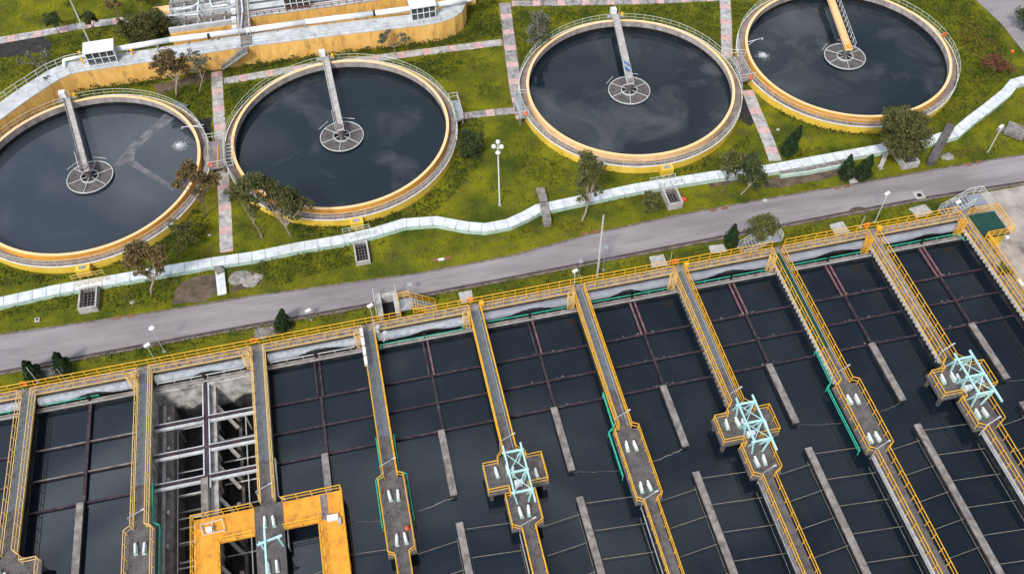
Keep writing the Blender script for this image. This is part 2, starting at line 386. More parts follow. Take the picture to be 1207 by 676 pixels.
g = MB()
X0, X1, Y0, Y1 = -24, 100.2, -70, 0.2
for a, b, c, d in ((-1500,X0,-1500,1500),(X1,1500,-1500,1500),(X0,X1,Y1,1500),(X0,X1,-1500,Y0)): 
    g.add([(a,c,0),(b,c,0),(b,d,0),(a,d,0)], [(0,1,2,3)])
setting(g, 'ground', 'grass')
g = MB(); g.prism([(100.7,4.0),(100.7,-60),(150,-60),(150,4.0)], 0, .006, True)
g.prism([(100.0,3.7),(100.0,.25),(100.7,.25),(100.7,3.7)], 0, .008, True)
setting(g, 'concrete_yard', 'yard')

# road ---------------------------------------------------------------
rn = [(-60,9.4),(-20,9.2)]+[tuple(U(x,y)[:2]) for x,y in ((0,395),(100,381),(200,366),(300,349.5),(400,336),(500,322),(600,303),(700,276),(800,254.5),(900,236),(1000,219),(1100,201),(1207,183))]+[(125,9.2),(170,9.5)]
rs = [(-60,4.0),(-20,4.0)]+[tuple(U(x,y)[:2]) for x,y in ((0,440),(100,421),(200,402.5),(300,384),(400,366.5),(500,348),(600,329),(700,309.5),(800,290),(900,271),(1000,251.5),(1100,233),(1207,216))]+[(125,3.9),(170,3.8)]
g = MB()
for i in range(len(rn)-1):
    g.add([(*rs[i],.02),(*rs[i+1],.02),(*rn[i+1],.02),(*rn[i],.02)], [(0,1,2,3)])
setting(g, 'road', 'road')
g = MB(); g.ribbon([(x,y-.14) for x,y in rs], .22, 0, .13); setting(g, 'kerb', 'kerb')
g = MB(); g.ribbon([(x,y+.18) for x,y in rs], .34, .015, .026); setting(g, 'gutter', 'gutter')  # darker strip along the near road edge
g = MB(); g.ribbon([(x,y+.10) for x,y in rn], .2, 0, .06); setting(g, 'kerb', 'kerb')
# second road, top right
g = MB(); a = [U(x,y) for x,y in ((1150,0),(1180,28),(1207,62))]; b = [U(x,y) for x,y in ((1190,-8),(1225,10),(1260,45))]
a0 = a[0]+(a[0]-a[1])*6; b0 = b[0]+(a[0]-a[1])*6; a3 = a[2]+(a[2]-a[1])*4; b3 = b[2]+(a[2]-a[1])*4
A_ = [a0]+a+[a3]; B_ = [b0]+b+[b3]
for i in range(4): g.add([(A_[i].x,A_[i].y,.02),(A_[i+1].x,A_[i+1].y,.02),(B_[i+1].x,B_[i+1].y,.02),(B_[i].x,B_[i].y,.02)], [(0,1,2,3)])
setting(g, 'road', 'road')
ROAD2 = [(p.x,p.y) for p in A_]+[(p.x,p.y) for p in B_[::-1]]

# footpaths of grey and pink slabs ------------------------------------
NOGRASS = [[(x,y+.2) for x,y in rn]+rs[::-1], ROAD2]
def footpath(pts, wid, base='path', phase=0.0, period=3.5, pk=1.1):
    g = MB(); pts = [Vector(p[:2]) for p in pts]
    L_, R2 = offs([tuple(p) for p in pts], wid/2)
    NOGRASS.append(L_+R2[::-1])
    # resample by length
    s = 0; segs = []
    for a, b in zip(pts, pts[1:]):
        d = (b-a).length; segs.append((s, s+d, a, b)); s += d
    def at(t):
        for s0, s1, a, b in segs:
            if t <= s1+1e-6: return a.lerp(b, (t-s0)/(s1-s0)), (b-a).normalized()
        return pts[-1], (pts[-1]-pts[-2]).normalized()
    t = -phase
    while t < s:
        for (q0, q1, mi) in ((t, t+pk, 1), (t+pk, t+pk+(period-pk)/2, 0), (t+pk+(period-pk)/2, t+period, 0)):
            q0 = max(0,q0); q1 = min(s,q1)
            if q1-q0 < .05: continue
            (pa, da), (pb, db) = at(q0+.01), at(q1-.02)
            na = Vector((-da.y,da.x))*wid/2; nb = Vector((-db.y,db.x))*wid/2
            z = .03+random.uniform(0,.012)
            g.mi = mi
            g.prism([tuple(pa-na),tuple(pb-nb),tuple(pb+nb),tuple(pa+na)], -.05, z)
        t += period
    return setting(g, 'footpath', [base, 'pink'])
def Ul(L_): return [U(x,y)[:2] for x,y in L_]
footpath(Ul([(255,78),(257,118),(261,180),(265,240),(267,297)]), 1.45, phase=-1.2)
footpath(Ul([(264,96),(330,84.5),(400,74),(450,68),(520,59),(592,50)]), 1.35, phase=1.6)
footpath(Ul([(595,4),(598,30),(603,70),(608,105),(616,140)]), 1.6, 'pathdark', phase=1)
footpath(Ul([(545,137),(578,133),(610,130)]), 1.2, 'pathdark', phase=.5)
footpath(Ul([(603,4.5),(680,3.5),(770,1.5),(850,-2)]), 1.3, 'pathdark', phase=.5)
footpath(Ul([(854,-10),(856,30),(857,70)]), 1.5, phase=.4)
footpath(Ul([(878,98),(890,130),(905,165),(914,190)]), 1.5, phase=-1.4)
footpath(Ul([(-10,49.5),(40,41),(100,30),(160,22),(200,15)]), 1.5, phase=1.5)
footpath(Ul([(885,-3),(868,-6)]), 1.3)

# pads, bare patches and a painted shadow ------------------------------------------------
def patch(name, px, m_, z=.012, h=0):
    poly = [tuple(U(x,y)[:2]) for x,y in px]
    g = MB()
    # ragged outline
    q = []
    n = len(poly)
    for i in range(n):
        a = Vector(poly[i]); b = Vector(poly[(i+1)%n])
        k = max(1, int((b-a).length/.6)) if not h else 1
        for j in range(k):
            p = a.lerp(b, j/k); r = 0 if h else .14
            q.append((p.x+random.uniform(-r,r), p.y+random.uniform(-r,r)))
    g.prism(q, -.05, z+h); NOGRASS.append(poly)
    return setting(g, name, m_)
patch('bare_soil', [(212,334),(225,328),(256,322),(258,344),(238,356),(200,358),(212,345)], 'soil')
patch('bare_soil', [(272,322),(296,318),(310,326),(306,336),(272,345)], 'soil', .014)
patch('bare_soil', [(930,205),(960,196),(1000,194),(1008,202),(970,212),(925,220),(900,222),(903,212)], 'soil')
patch('bare_soil', [(838,206),(866,196),(900,197),(898,206),(868,214),(836,222)], 'soil', .014)
patch('bare_soil', [(20,434),(62,430),(66,440),(32,445)], 'soil')
patch('bare_soil', [(206,340),(240,330),(232,352),(204,356)], 'soil', .016)
patch('soil_and_shade', [(-5,50),(50,42),(60,50),(58,60),(10,68),(-5,68)], 'soilshade')
patch('soil_and_shade', [(225,143),(249,138),(250,156),(232,160)], 'soilshade')
patch('soil_and_shade', [(180,100),(245,86),(250,93),(186,112)], 'soil')
patch('soil_and_shade', [(876,100),(886,120),(892,140),(885,150),(872,140),(870,112)], 'soilshade', .016)  # painted shadow of the peach rimmed tank's wall, not soil
patch('concrete_pad', [(540,345),(556,342),(558,355),(544,358)], 'concl', .02, .06)
patch('concrete_pad', [(765,303),(782,300),(787,313),(768,316)], 'concl', .02, .06)
patch('concrete_pad', [(835,290),(852,288),(858,297),(838,299)], 'concl', .02, .06)
patch('concrete_pad', [(977,265),(993,261),(1002,274),(984,277)], 'concl', .02, .06)
patch('concrete_pad', [(1071,246),(1090,241),(1100,251),(1080,257)], 'concl', .02, .06)
patch('concrete_pad', [(46,435),(72,431),(76,441),(50,446)], 'conc', .02, .04)
patch('concrete_pad', [(300,388),(324,384),(326,395),(300,400)], 'conc', .02, .04)
patch('sand_patch', [(995,256),(1003,247),(1013,243),(1024,247),(1025,250)], 'soil', .028)
patch('concrete_pad', [(1005,201),(1012,208),(1002,214),(1000,205)], 'conc', .01, .04)

# ================================================================== CLARIFIERS
RZ, LZ, WZ = 1.8, 1.0, .40
R_IN, R_RIM, R_OUT = 12.84, 13.14, 14.15
CC = []
for cx, cy in ((3.739,29.165),(33.413,29.192),(69.809,29.279),(99.183,29.333)):
    px, py = P((cx,cy,2.4)); q = U(px,py,RZ); CC.append((q.x,q.y))
LAB = ['leftmost round tank, cut by the photo edge, with a pale streak on its water',
       'second round tank from the left, orange rim, beside the pink and grey slab path',
       'third round tank from the left, with the faded peach rim and wispy water',
       'rightmost round tank, orange rim, cut by the top edge of the photo']
RIMM = ['orange','orange','peach','orange']
def clarifier(i):
    cx, cy = CC[i]
    t = thing('clarifier', (cx,cy,0), LAB[i], 'clarifier tank', 'round clarifier tanks across the back')
    g = MB(); g.mi = 0
    g.ring(cx,cy,R_OUT-.16,R_OUT,-.2,LZ+.02,faces='oi')
    g.build('outer_wall', 'lemon', t)
    g = MB(); g.ring(cx,cy,R_OUT-.09,R_OUT+.02,LZ+.02,LZ+.10); g.build('outer_lip', 'white', t)
    g = MB(); g.ring(cx,cy,R_RIM,R_OUT-.16,-.1,LZ-.12,faces='tb'); g.build('launder_floor', 'launder', t)
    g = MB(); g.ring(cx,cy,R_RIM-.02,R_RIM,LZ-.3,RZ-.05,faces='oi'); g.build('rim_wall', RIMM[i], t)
    g = MB(); g.ring(cx,cy,R_IN-.02,R_IN,WZ+.2,RZ-.05,faces='oi')
    g.build('inner_wall', 'innerwall', t)
    g = MB(); g.ring(cx,cy,R_IN-.06,R_IN-.022,-.3,WZ+.55,faces='oit'); g.build('wet_band', 'wetdark', t)
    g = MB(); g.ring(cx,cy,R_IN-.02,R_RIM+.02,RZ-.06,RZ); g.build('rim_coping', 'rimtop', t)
    g = MB(); n = 72
    pts = [(cx+(R_OUT-.08)*math.cos(2*math.pi*k/n), cy+(R_OUT-.08)*math.sin(2*math.pi*k/n), LZ+.12) for k in range(n+1)]
    railing(g, pts, h=.95, sp=1.3, r=.03, pr=.022); g.build('railing', 'railgreen', t)
    # sample box on the side nearest the road
    bx, by = U(*[(102,318),(421,264),(783,201),(1072,151)][i], 0)[:2]
    a = math.atan2(by-cy, bx-cx); u = Vector((math.cos(a),math.sin(a),0)); v = Vector((-u.y,u.x,0)); c0 = Vector((cx,cy,0))
    g = MB(); rr = R_OUT+.02
    def q(r, s, z): p = c0+u*r+v*s; return (p.x,p.y,z)
    g.add([q(rr,-.75,0),q(rr+.9,-.75,0),q(rr+.9,.75,0),q(rr,.75,0),q(rr,-.75,1.12),q(rr+.9,-.75,1.12),q(rr+.9,.75,1.12),q(rr,.75,1.12)],
          [(3,2,1,0),(4,5,6,7),(0,1,5,4),(1,2,6,5),(2,3,7,6),(3,0,4,7)])
    sb = g.build('sample_box', 'lemon', t)
    g = MB(); g.add([q(rr+.25,-.38,1.14),q(rr+.68,-.38,1.14),q(rr+.68,.38,1.14),q(rr+.25,.38,1.14)], [(0,1,2,3)])
    for k in range(4): g.beam(q(rr+.25,-.3+.2*k,1.16), q(rr+.68,-.3+.2*k,1.16), .05, .03)
    g.build('hatch', 'galv', sb)
    g = MB(); g.disc(cx,cy,R_IN-.02,WZ)
    setting(g, 'water', ['water_b','water_a','water_c','water_a'][i])
    NOGRASS.append([(cx+(R_OUT)*math.cos(k*.2), cy+(R_OUT)*math.sin(k*.2)) for k in range(32)])
for i in range(4): clarifier(i)

HUB = [U(105,207,1.0), U(402,158,1.0), U(742,104,1.0), U(997,65,1.0)]
END = [U(79,117,2.2), U(384,71,2.2), U(726,20,2.2), U(972,-22,2.2)]
BL = ['weathered concrete scraper bridge over the leftmost round tank','narrow straight scraper bridge over the second round tank from the left',
      'scraper bridge with blue marks over the round tank with peach rim','orange scraper bridge with handrail over the rightmost round tank']
for i in range(4):
    h = HUB[i]; e = END[i]; cx, cy = CC[i]
    # bring hub onto the circle's own centre
    h = Vector((cx*.6+h.x*.4, cy*.6+h.y*.4, 0))
    # central well
    t = thing('centre_well', (h.x,h.y,0), ['round well with white spokes at the middle of the leftmost round tank','round white rimmed well at the middle of the second round tank from the left',
        'round white rimmed well at the middle of the peach rimmed tank','round white rimmed well under the end of the orange bridge'][i], 'centre well', 'round wells in the middle of the clarifiers')
    g = MB(); g.ring(h.x,h.y,1.0,2.6,.55,.62,n=48); g.build('scum_deck', 'concd', t)
    g = MB(); g.ring(h.x,h.y,2.58,2.67,.60,.72,n=48); g.ring(h.x,h.y,.97,1.05,.60,.85,n=32); g.build('ring', 'rail', t)
    g = MB()
    for k in range(6):
        a = k*math.pi/3+.3; c, s = math.cos(a), math.sin(a)
        g.beam((h.x+c*.4,h.y+s*.4,.80),(h.x+c*2.6,h.y+s*2.6,.72),.06,.07)
    for a in (1.2,2.35):
        c, s = math.cos(a), math.sin(a)
        g.beam((h.x+c*2.9-s*.8,h.y+s*2.9+c*.8,1.0),(h.x+c*2.9+s*.9,h.y+s*2.9-c*.9,1.0),.05,.06)
    g.build('spoke', 'rail', t)
    g = MB(); g.tube((h.x,h.y,-.2),(h.x,h.y,1.9),.42,n=16); g.build('column', 'concd', t)
    # bridge
    d = Vector((e.x-h.x, e.y-h.y, 0)); d.normalize(); n = Vector((-d.y,d.x,0))
    t = thing('scraper_bridge', (h.x,h.y,0), BL[i], 'scraper bridge', 'scraper bridges over the clarifiers')
    a = h-d*.6; b = h+d*13.9; a.z = b.z = 2.1
    dk = 'peach' if i == 3 else 'concl'
    g = MB(); g.beam(a,b,.68,.14); g.build('deck', 'peach' if i == 3 else 'concl', t)
    for s in (-1,1):
        g = MB(); o = n*(s*.39); z = Vector((0,0,.02))
        g.beam(a+o+z,b+o+z,.09,.45); g.build('side_beam', ['conc','concl','concl','peach'][i], t)
    g = MB(); g.tube((h.x,h.y,1.6),(h.x,h.y,2.35),.35,n=14); g.build('hub', 'conc' if i<3 else 'orange', t)
    if i == 3:
        g = MB(); o = n*-.6; railing(g, [a+o+Vector((0,0,.3)), b+o+Vector((0,0,.3))], .95, 1.1, r=.03); g.build('railing','rail',t)
    else:
        g = MB(); o = n*.58; railing(g, [a+o+Vector((0,0,.3)), h+o+d*2.4+Vector((0,0,2.4))], .5, .8, r=.03); g.build('railing','rail',t)
    if i == 2:
        g = MB(); p = h+d*2.6; p.z = 2.3; g.beam(p-n*.45,p+n*.3+d*1.2,.16,.1); g.beam(p-n*.1+d*-.8,p+n*.35-d*.1,.25,.25); g.build('cable_bundle','blue',t)
    # end carriage on the rim
    p = h+d*13.6; g = MB()
    g.beam(p-n*1.15+Vector((0,0,2.0)), p+n*1.15+Vector((0,0,2.0)), .3, .25)
    for s in (-1,1): g.tube(p+n*(s*1.0)-d*.12+Vector((0,0,1.97)), p+n*(s*1.0)+d*.12+Vector((0,0,1.97)), .16, n=12)
    g.build('end_carriage', 'galv', t)
    q0 = p+n*.28+d*.4
    g = MB(); g.box(q0.x-.38,q0.x+.38,q0.y-.32,q0.y+.32,2.25,3.05); mb = g.build('motor_housing','white',t)
    q0 = p-n*.95; g = MB(); g.tube(q0+Vector((0,0,2.1)),q0+d*.5+Vector((0,0,2.1)),.24,n=12); g.tube(q0+Vector((0,0,2.1)),q0+Vector((0,0,2.5)),.12,n=10); g.build('gear_motor','yellow',t)
    g = MB(); q1 = p-n*.45; g.tube(q1+Vector((0,0,2.2)),q1+Vector((0,0,3.4)),.03,n=6); g.build('guide_post','rail',t); g = MB(); q1 = p+n*.6;  g.tube(q1+Vector((0,0,2.2)),q1+Vector((0,0,3.2)),.03,n=6); g.build('guide_post','rail',t)

# scum streak on the leftmost tank
def zpts(L_, z): return [tuple(U(x,y,z)[:2]) for x,y in L_]
g = MB(); L1 = zpts([(215,120),(196,140),(176,155),(163,168),(152,178),(143,190)], WZ)
g.add([(a[0]-.0,a[1]-.0,WZ+.004) for a in zpts([(208,118),(222,124),(208,138),(190,152),(174,164),(160,177),(158,188),(168,196),(186,207),(206,220),(204,225),(186,214),(164,201),(150,193),(134,196),(142,184),(152,172),(166,160),(182,146),(196,132)],WZ)],[tuple(range(20))])
L2 = zpts([(150,188),(158,193),(172,201),(186,211),(198,219),(206,223)], WZ)
mm = mat('scum film', (.13,.13,.145), (.19,.185,.20), .8, .6)
M['film'] = mm
t_ = mm.node_tree; b_ = t_.nodes['Principled BSDF']
n_ = t_.nodes.new('ShaderNodeTexNoise'); n_.inputs['Scale'].default_value = .9; n_.inputs['Detail'].default_value = 8
g_ = t_.nodes.new('ShaderNodeNewGeometry'); t_.links.new(g_.outputs['Position'], n_.inputs['Vector'])
r_ = t_.nodes.new('ShaderNodeValToRGB'); r_.color_ramp.elements[0].position = .18; r_.color_ramp.elements[1].position = .62
t_.links.new(n_.outputs['Fac'], r_.inputs['Fac']); t_.links.new(r_.outputs['Color'], b_.inputs['Alpha'])
tag(g.build('scum_film','film'), 'pale forked streak of scum floating on the leftmost round tank', 'scum', kind='stuff')

# water jets
for k,(px,py,rx,ry,sx,sy,lab) in enumerate(((212,172,240,147,214,150,'splash of falling water in the leftmost round tank'),(899,66,880,50,899,45,'splash of falling water in the rightmost round tank'))):
    e = U(sx,sy,1.9); r0 = U(rx,ry,RZ+.1)
    t = thing('spray_pipe', (r0.x,r0.y,RZ), ['thin white pipe reaching over the orange rim of the leftmost round tank','thin white pipe reaching over the rim of the rightmost round tank'][k], 'pipe')
    g = MB(); g.path([r0, e], .04); g.path([r0.lerp(e,.5)+Vector((0,0,-.02)), r0+Vector((.05,-.6,0))], .03); g.build('arm','white',t)
    g = MB(); g.path([e, e+Vector((0,0,-.3))], .05); g.build('nozzle','white',t)
    c = U(px,py,WZ)
    g = MB()
    for j in range(700):
        a = random.uniform(0,6.28); q = abs(random.gauss(0,.42)); z = WZ+max(.01,random.uniform(0,.35)*(1-q))
        s = random.uniform(.01,.035)
        x, y = c.x+q*math.cos(a), c.y+q*math.sin(a)
        g.add([(x-s,y-s,z),(x+s,y-s,z),(x,y+s,z+s)],[(0,1,2)])
    tag(g.build('splash','white',origin=c), lab, 'splash', kind='stuff')

# access platforms -----------------------------------------------------
def platform(name, px, z, lab, m_='launder', rails=(), rm='rail', th=.25, legs=True, stairs=None):
    poly = [U(x,y,z) for x,y in px]; c = sum(poly, Vector())/len(poly)
    t = thing(name, (c.x,c.y,0), lab, 'platform')
    g = MB(); g.prism([(p.x,p.y) for p in poly], z-th, z); g.build('deck', m_, t)
    if legs:
        g = MB()
        for p in poly:
            q = p.lerp(c,.12); g.beam((q.x,q.y,0),(q.x,q.y,z-th-.002),.25,.25)
        g.build('support', 'conc', t)
    for r in rails:
        g = MB(); railing(g, [Vector((U(x,y,z).x,U(x,y,z).y,z)) for x,y in r], 1.0, 1.2, r=.035); g.build('railing', rm, t)
    if stairs:
        (x0,y0),(x1,y1),wid,z1 = stairs
        a = U(x0,y0,z); b = U(x1,y1,z1); d = (b-a); n = Vector((-d.y,d.x,0)).normalized()*wid/2; g = MB(); k = 7
        for j in range(k):
            p = a.lerp(b,(j+.5)/k); dd = Vector((d.x,d.y,0)).normalized()
            g.beam(p-n, p+n, .26, .05, up=(0,0,1))
        g.beam(a+n,b+n,.05,.22); g.beam(a-n,b-n,.05,.22)
        st = g.build('stairs','galv',t)
        g = MB(); railing(g,[a+n,b+n],1.0,1.0,r=.03); railing(g,[a-n,b-n],1.0,1.0,r=.03); g.build('handrail',rm,st)
    return t
platform('access_platform', [(243,168),(262,164),(266,190),(264,196),(247,199),(237,182)], 1.25, 'concrete bridge platform with red box joining the two leftmost round tanks', rails=[[(247,199),(268,195)],[(241,166),(262,163)]],
         stairs=((270,168),(271,197),.9,1.2))
g = MB(); o = U(257,197,1.3); g.tube(o,U(257,172,1.3),.07); tag(g.build('yellow_pipe','yellow',origin=o),'thin yellow pipe lying across the platform between the two leftmost tanks','pipe')
platform('access_platform', [(861,68),(878,66),(889,92),(874,96),(868,84)], 1.25, 'bare concrete platform joining the peach rimmed tank to the rightmost tank', rails=[[(872,96),(889,93)],[(860,66),(878,66)],[(864,74),(871,90)]])
platform('access_platform', [(530,119),(540,118),(546,139),(537,143),(534,128)], 1.25, 'small railed landing on the right of the second round tank', m_='galv', rails=[[(529,118),(539,116),(546,139)],[(532,126),(536,141)]])
platform('access_platform', [(607,108),(611,108),(618,132),(624,136),(613,139),(607,122)], 1.25, 'railed landing with red box on the left of the peach rimmed tank', m_='galv', rails=[[(607,108),(607,122),(614,139),(623,137)],[(612,105),(614,120)],[(612,113),(619,113)]])
for k,(x,y,lab) in enumerate(((248,194,'red life float hung on the rail between the two leftmost round tanks'),(619,134,'red life float hung on the landing rail left of the peach rimmed tank'),(885,91,'red life float hung on the rail between the two right round tanks'),(1113,41,'orange life float on the right rail of the rightmost round tank'))):
    c = U(x,y,1.9); g = MB()
    n = 14
    for j in range(n):
        a, b = 2*math.pi*j/n, 2*math.pi*(j+1)/n
        g.tube((c.x+.26*math.cos(a),c.y,c.z+.26*math.sin(a)),(c.x+.26*math.cos(b),c.y,c.z+.26*math.sin(b)),.08,n=6)
    tag(g.build('life_float','redorange',origin=c), lab, 'life ring', 'life floats hung on rails')
# ================================================================== SQUARE BASINS
WL0, DZ = .5, 2.0
YN = lambda x: -.86+.0048*x      # near edge of the header walkway, very slightly askew
YF = lambda x: YN(x)+.74
YB = -48.0
basin = thing('treatment_basin', (S*4.5,-20,0), 'large rectangular concrete basin of dark lanes filling the lower half', 'basin')
g = MB(); g.mi = 0
g.prism([(-22,YN(-22)-.03),(100,YN(100)-.03),(100,YF(100)+.02),(-22,YF(-22)+.02)],-.2,DZ-.16); g.build('header_wall','concd',basin)
g = MB(); g.box(99.7,100.3,YB,-.3,-.2,DZ-.2); g.build('side_wall','conc',basin)
g = MB(); g.box(-22,-21.4,YB,-.3,-.2,DZ-.2); g.build('side_wall','conc',basin)
for i in range(-1,10):
    X = S*i; g = MB(); hw = .48
    zb = -5 if i in (1,2) else -.3
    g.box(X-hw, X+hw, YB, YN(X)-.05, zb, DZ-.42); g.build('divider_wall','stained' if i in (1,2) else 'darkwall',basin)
for i in range(-2,9):
    X = S*i; g = MB()
    xa, xb = X+.5, X+S-.5
    if i == 1:
        g.box(xa-.2,xb+.2,-2.75,-2.45,-5,.85)
        g.add([(xa-.2,-2.751,.4),(xb+.2,-2.751,.4),(xb+.2,-4.0,-5),(xa-.2,-4.0,-5)],[(0,1,2,3)][::-1])
        g.build('end_wall','stained',basin)
    g = MB(); g.box(xa,xb,-2.42,-2.0,-.2,1.05); g.build('launder_ledge','conc',basin)
    g = MB(); g.box(xa,xb,-2.452,-2.422,-.2,.98); g.build('ledge_face','darkwall',basin)
    g = MB(); g.box(xa,xb,-2.50,-2.455,.98,1.12); g.build('ledge_lip','concl',basin)
    g = MB(); g.box(xa,xb,-1.99,-.3,-.2,.35); g.build('channel_floor','wetdark',basin)  # floor coloured black so the gap between duct and ledge reads dark
# lane floors and water
for i in range(-2,9):
    if i == 1: continue
    g = MB(); X = S*i; g.add([(X+.5,YB,WL0),(X+S-.5,YB,WL0),(X+S-.5,-2.4,WL0),(X+.5,-2.4,WL0)],[(0,1,2,3)])
    setting(g,'water','water_tank')
g = MB(); g.box(11.4,21.6,YB,-2.4,-5.2,-4.6); g.build('basin_floor','stained',basin)
# inside of the drained lane: middle wall, braces, pipes, silt
t = thing('drained_lane_frame', (16.45,-12,-4.6), 'pale concrete columns and slanting braces standing in the drained lane', 'concrete frame')
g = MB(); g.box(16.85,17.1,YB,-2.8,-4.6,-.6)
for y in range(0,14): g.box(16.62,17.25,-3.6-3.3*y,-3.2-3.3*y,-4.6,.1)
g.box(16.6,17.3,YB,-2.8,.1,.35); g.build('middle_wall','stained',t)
for y in range(0,12):
    g = MB(); Y = -6.0-3.3*y; g.beam((17.2,Y+1.2,-.1),(18.7,Y-.4,-2.3),.32,.3); g.build('brace','concl',t)
g = MB()
for y in range(0,12): g.box(18.6,18.95,-5.6-3.3*y,-5.2-3.3*y,-4.6,-1.0)
g.box(18.65,18.95,YB,-4,-3.2,-2.9); g.build('low_beam','conc',t)
for k in range(10):
    g = MB(); Y = -5.6-1.65*k
    g.beam((13.0,Y-7,-2.4),(16.85,Y-7,-2.4),.12,.2); g.build('deep_beam','conc' if k%2 else 'concl',t)
g = MB(); g.box(21.0,21.5,YB,-3.2,-5,-1.6); g.build('bench_wall','stained',t)
for k in range(6):
    g = MB(); g.box(20.7,20.95,-5.2-3.3*k,-4.9-3.3*k,-4.6,-.6); g.build('column','concl',t)
    g = MB(); g.box(12.45,12.7,-5.2-3.3*k,-4.9-3.3*k,-4.6,-.3); g.build('column','concl',t)
for k in range(9):
    g = MB(); Y = -5.4-2.4*k; z = -2.2
    g.tube((11.6,Y,z),(16.6,Y,z),.07); g.tube((17.3,Y+.2,z),(21.4,Y+.2,z),.07)
    tag(g.build('cross_pipe','rail',origin=(16.4,Y,z)), 'thin pale pipe deep inside the drained lane, %s from the road'%ORD[k], 'pipe', 'thin pipes deep inside the drained lane')
for x in (13.0,19.6):
    g = MB(); g.tube((x,-5.5,-1.8),(x,-30,-1.8),.06); g.tube((x,-5.5,-4.6),(x,-5.5,-.9),.08)
    tag(g.build('riser_pipe','rail',origin=(x,-5.5,-4.6)), 'pale pipe running along the %s half of the drained lane'%('left' if x<16 else 'right'), 'pipe')
g = MB(); g.box(11.49,12.9,YB,-3.0,-5,-.9); g.build('bench_wall','conc',t)
g = MB(); g.tube((12.1,-3.4,-.6),(12.1,-40,-.6),.2,n=10); tag(g.build('drain_pipe','concl',origin=(12.1,-3.4,-.6)),'thick pale pipe along the left wall of the drained lane','pipe')

# baffle frames and piers --------------------------------------------------
LANE = lambda i: {-1:'the leftmost partly seen lane',1:'the drained lane',8:'the rightmost lane'}.get(i, 'the %s lane from the right'%ORD[8-i])
for i in range(-1,9):
    X = S*i+5.45
    t = thing('baffle_frame', (X,-8,WL0), 'frame of dark beams crossing %s'%LANE(i) if i != 1 else 'frame of white topped beams crossing the drained lane', 'beam frame', 'beam frames dividing the tank lanes')
    bm_ = 'beam'; z = .72
    if i <= 1:
        g = MB(); g.beam((X-.0,-2.0,z+.05),(X-.0,-13.0,z+.05),.3,.22); g.build('long_beam','beam',t)
    else:
        for s in (-.28,.2):
            g = MB(); g.beam((X+s,-2.45,z),(X+s,-6.6,z),.17,.2); g.build('long_beam','beampink' if i >= 5 or (i>=3 and s>0) else 'beam',t)
        g = MB(); g.beam((X,-6.7,z-.04),(X,-13.0,z-.04),.24,.2); g.build('long_beam','beam',t)
    for k,Y in enumerate((-6.6,-9.8,-12.9)):
        g = MB()
        if i == 1:
            g.beam((X-4.8,Y,z+.1),(X+4.9,Y,z+.1),.2,.4); g.build('cross_beam','beam',t)
            g = MB(); g.beam((X-4.8,Y-.28,z),(X-.2,Y-.28,z),.26,.25); g.beam((X+.2,Y-.28,z),(X+4.9,Y-.28,z),.26,.25)
            g.beam((X-4.8,Y+.2,z+.1),(X-.2,Y+.2,z+.1),.1,.3); g.beam((X+.2,Y+.2,z+.1),(X+4.9,Y+.2,z+.1),.1,.3); g.build('white_beam','whitec',t)
        else:
            g.beam((X-4.9,Y,z-.08),(X+4.9,Y,z-.08),.19,.14)
            cb = g.build('cross_beam','beam',t)
            if i == 0 and k < 2:
                g = MB(); g.beam((X-4.7,Y+.02,z+.03),(X+4.7,Y+.02,z+.03),.12,.03); g.build('silt_ridge','conc',cb)
    if i == 1:
        for s in (-1,1):
            g = MB(); g.beam((X+s*.27,-2.6,z+.05),(X+s*.27,-14,z+.05),.12,.3); g.build('long_beam','whitec',t)
    # scum collected against the beams
    if i >= 4:
        g = MB()
        for k in range(16):
            Y = random.choice((-6.6,-9.8,-12.9))+.22; x = X+random.gauss(.2,1.4); s = random.uniform(.02,.09)
            g.blob((x,Y+random.uniform(-.05,.12),WL0+.02), s*1.6, s, .03, n=4)
        tag(g.build('scum','launder',origin=(X,-8,WL0)), 'flecks of floating scum against the beams of %s'%LANE(i), 'scum', kind='stuff')
def pier(i, ya, yb, first):
    X = S*i+5.25
    t = thing('pier', (X,(ya+yb)/2,0), ('short grey concrete pier standing in %s'%LANE(i)) if first else ('long grey concrete pier in %s, nearest the viewer'%LANE(i)), 'concrete pier', 'concrete piers standing in the tank lanes')
    zb = -4.6 if i == 1 else -.2
    w_ = .30
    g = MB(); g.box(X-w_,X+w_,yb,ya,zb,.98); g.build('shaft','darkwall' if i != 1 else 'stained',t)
    g = MB(); g.box(X-w_-.02,X+w_+.02,yb-.02,ya+.02,.98,1.14); g.build('cap','conc',t)
    return t
for i in range(-1,9):
    pier(i,-13.05,-19.8,True)
    pier(i,-22.5,YB,False)
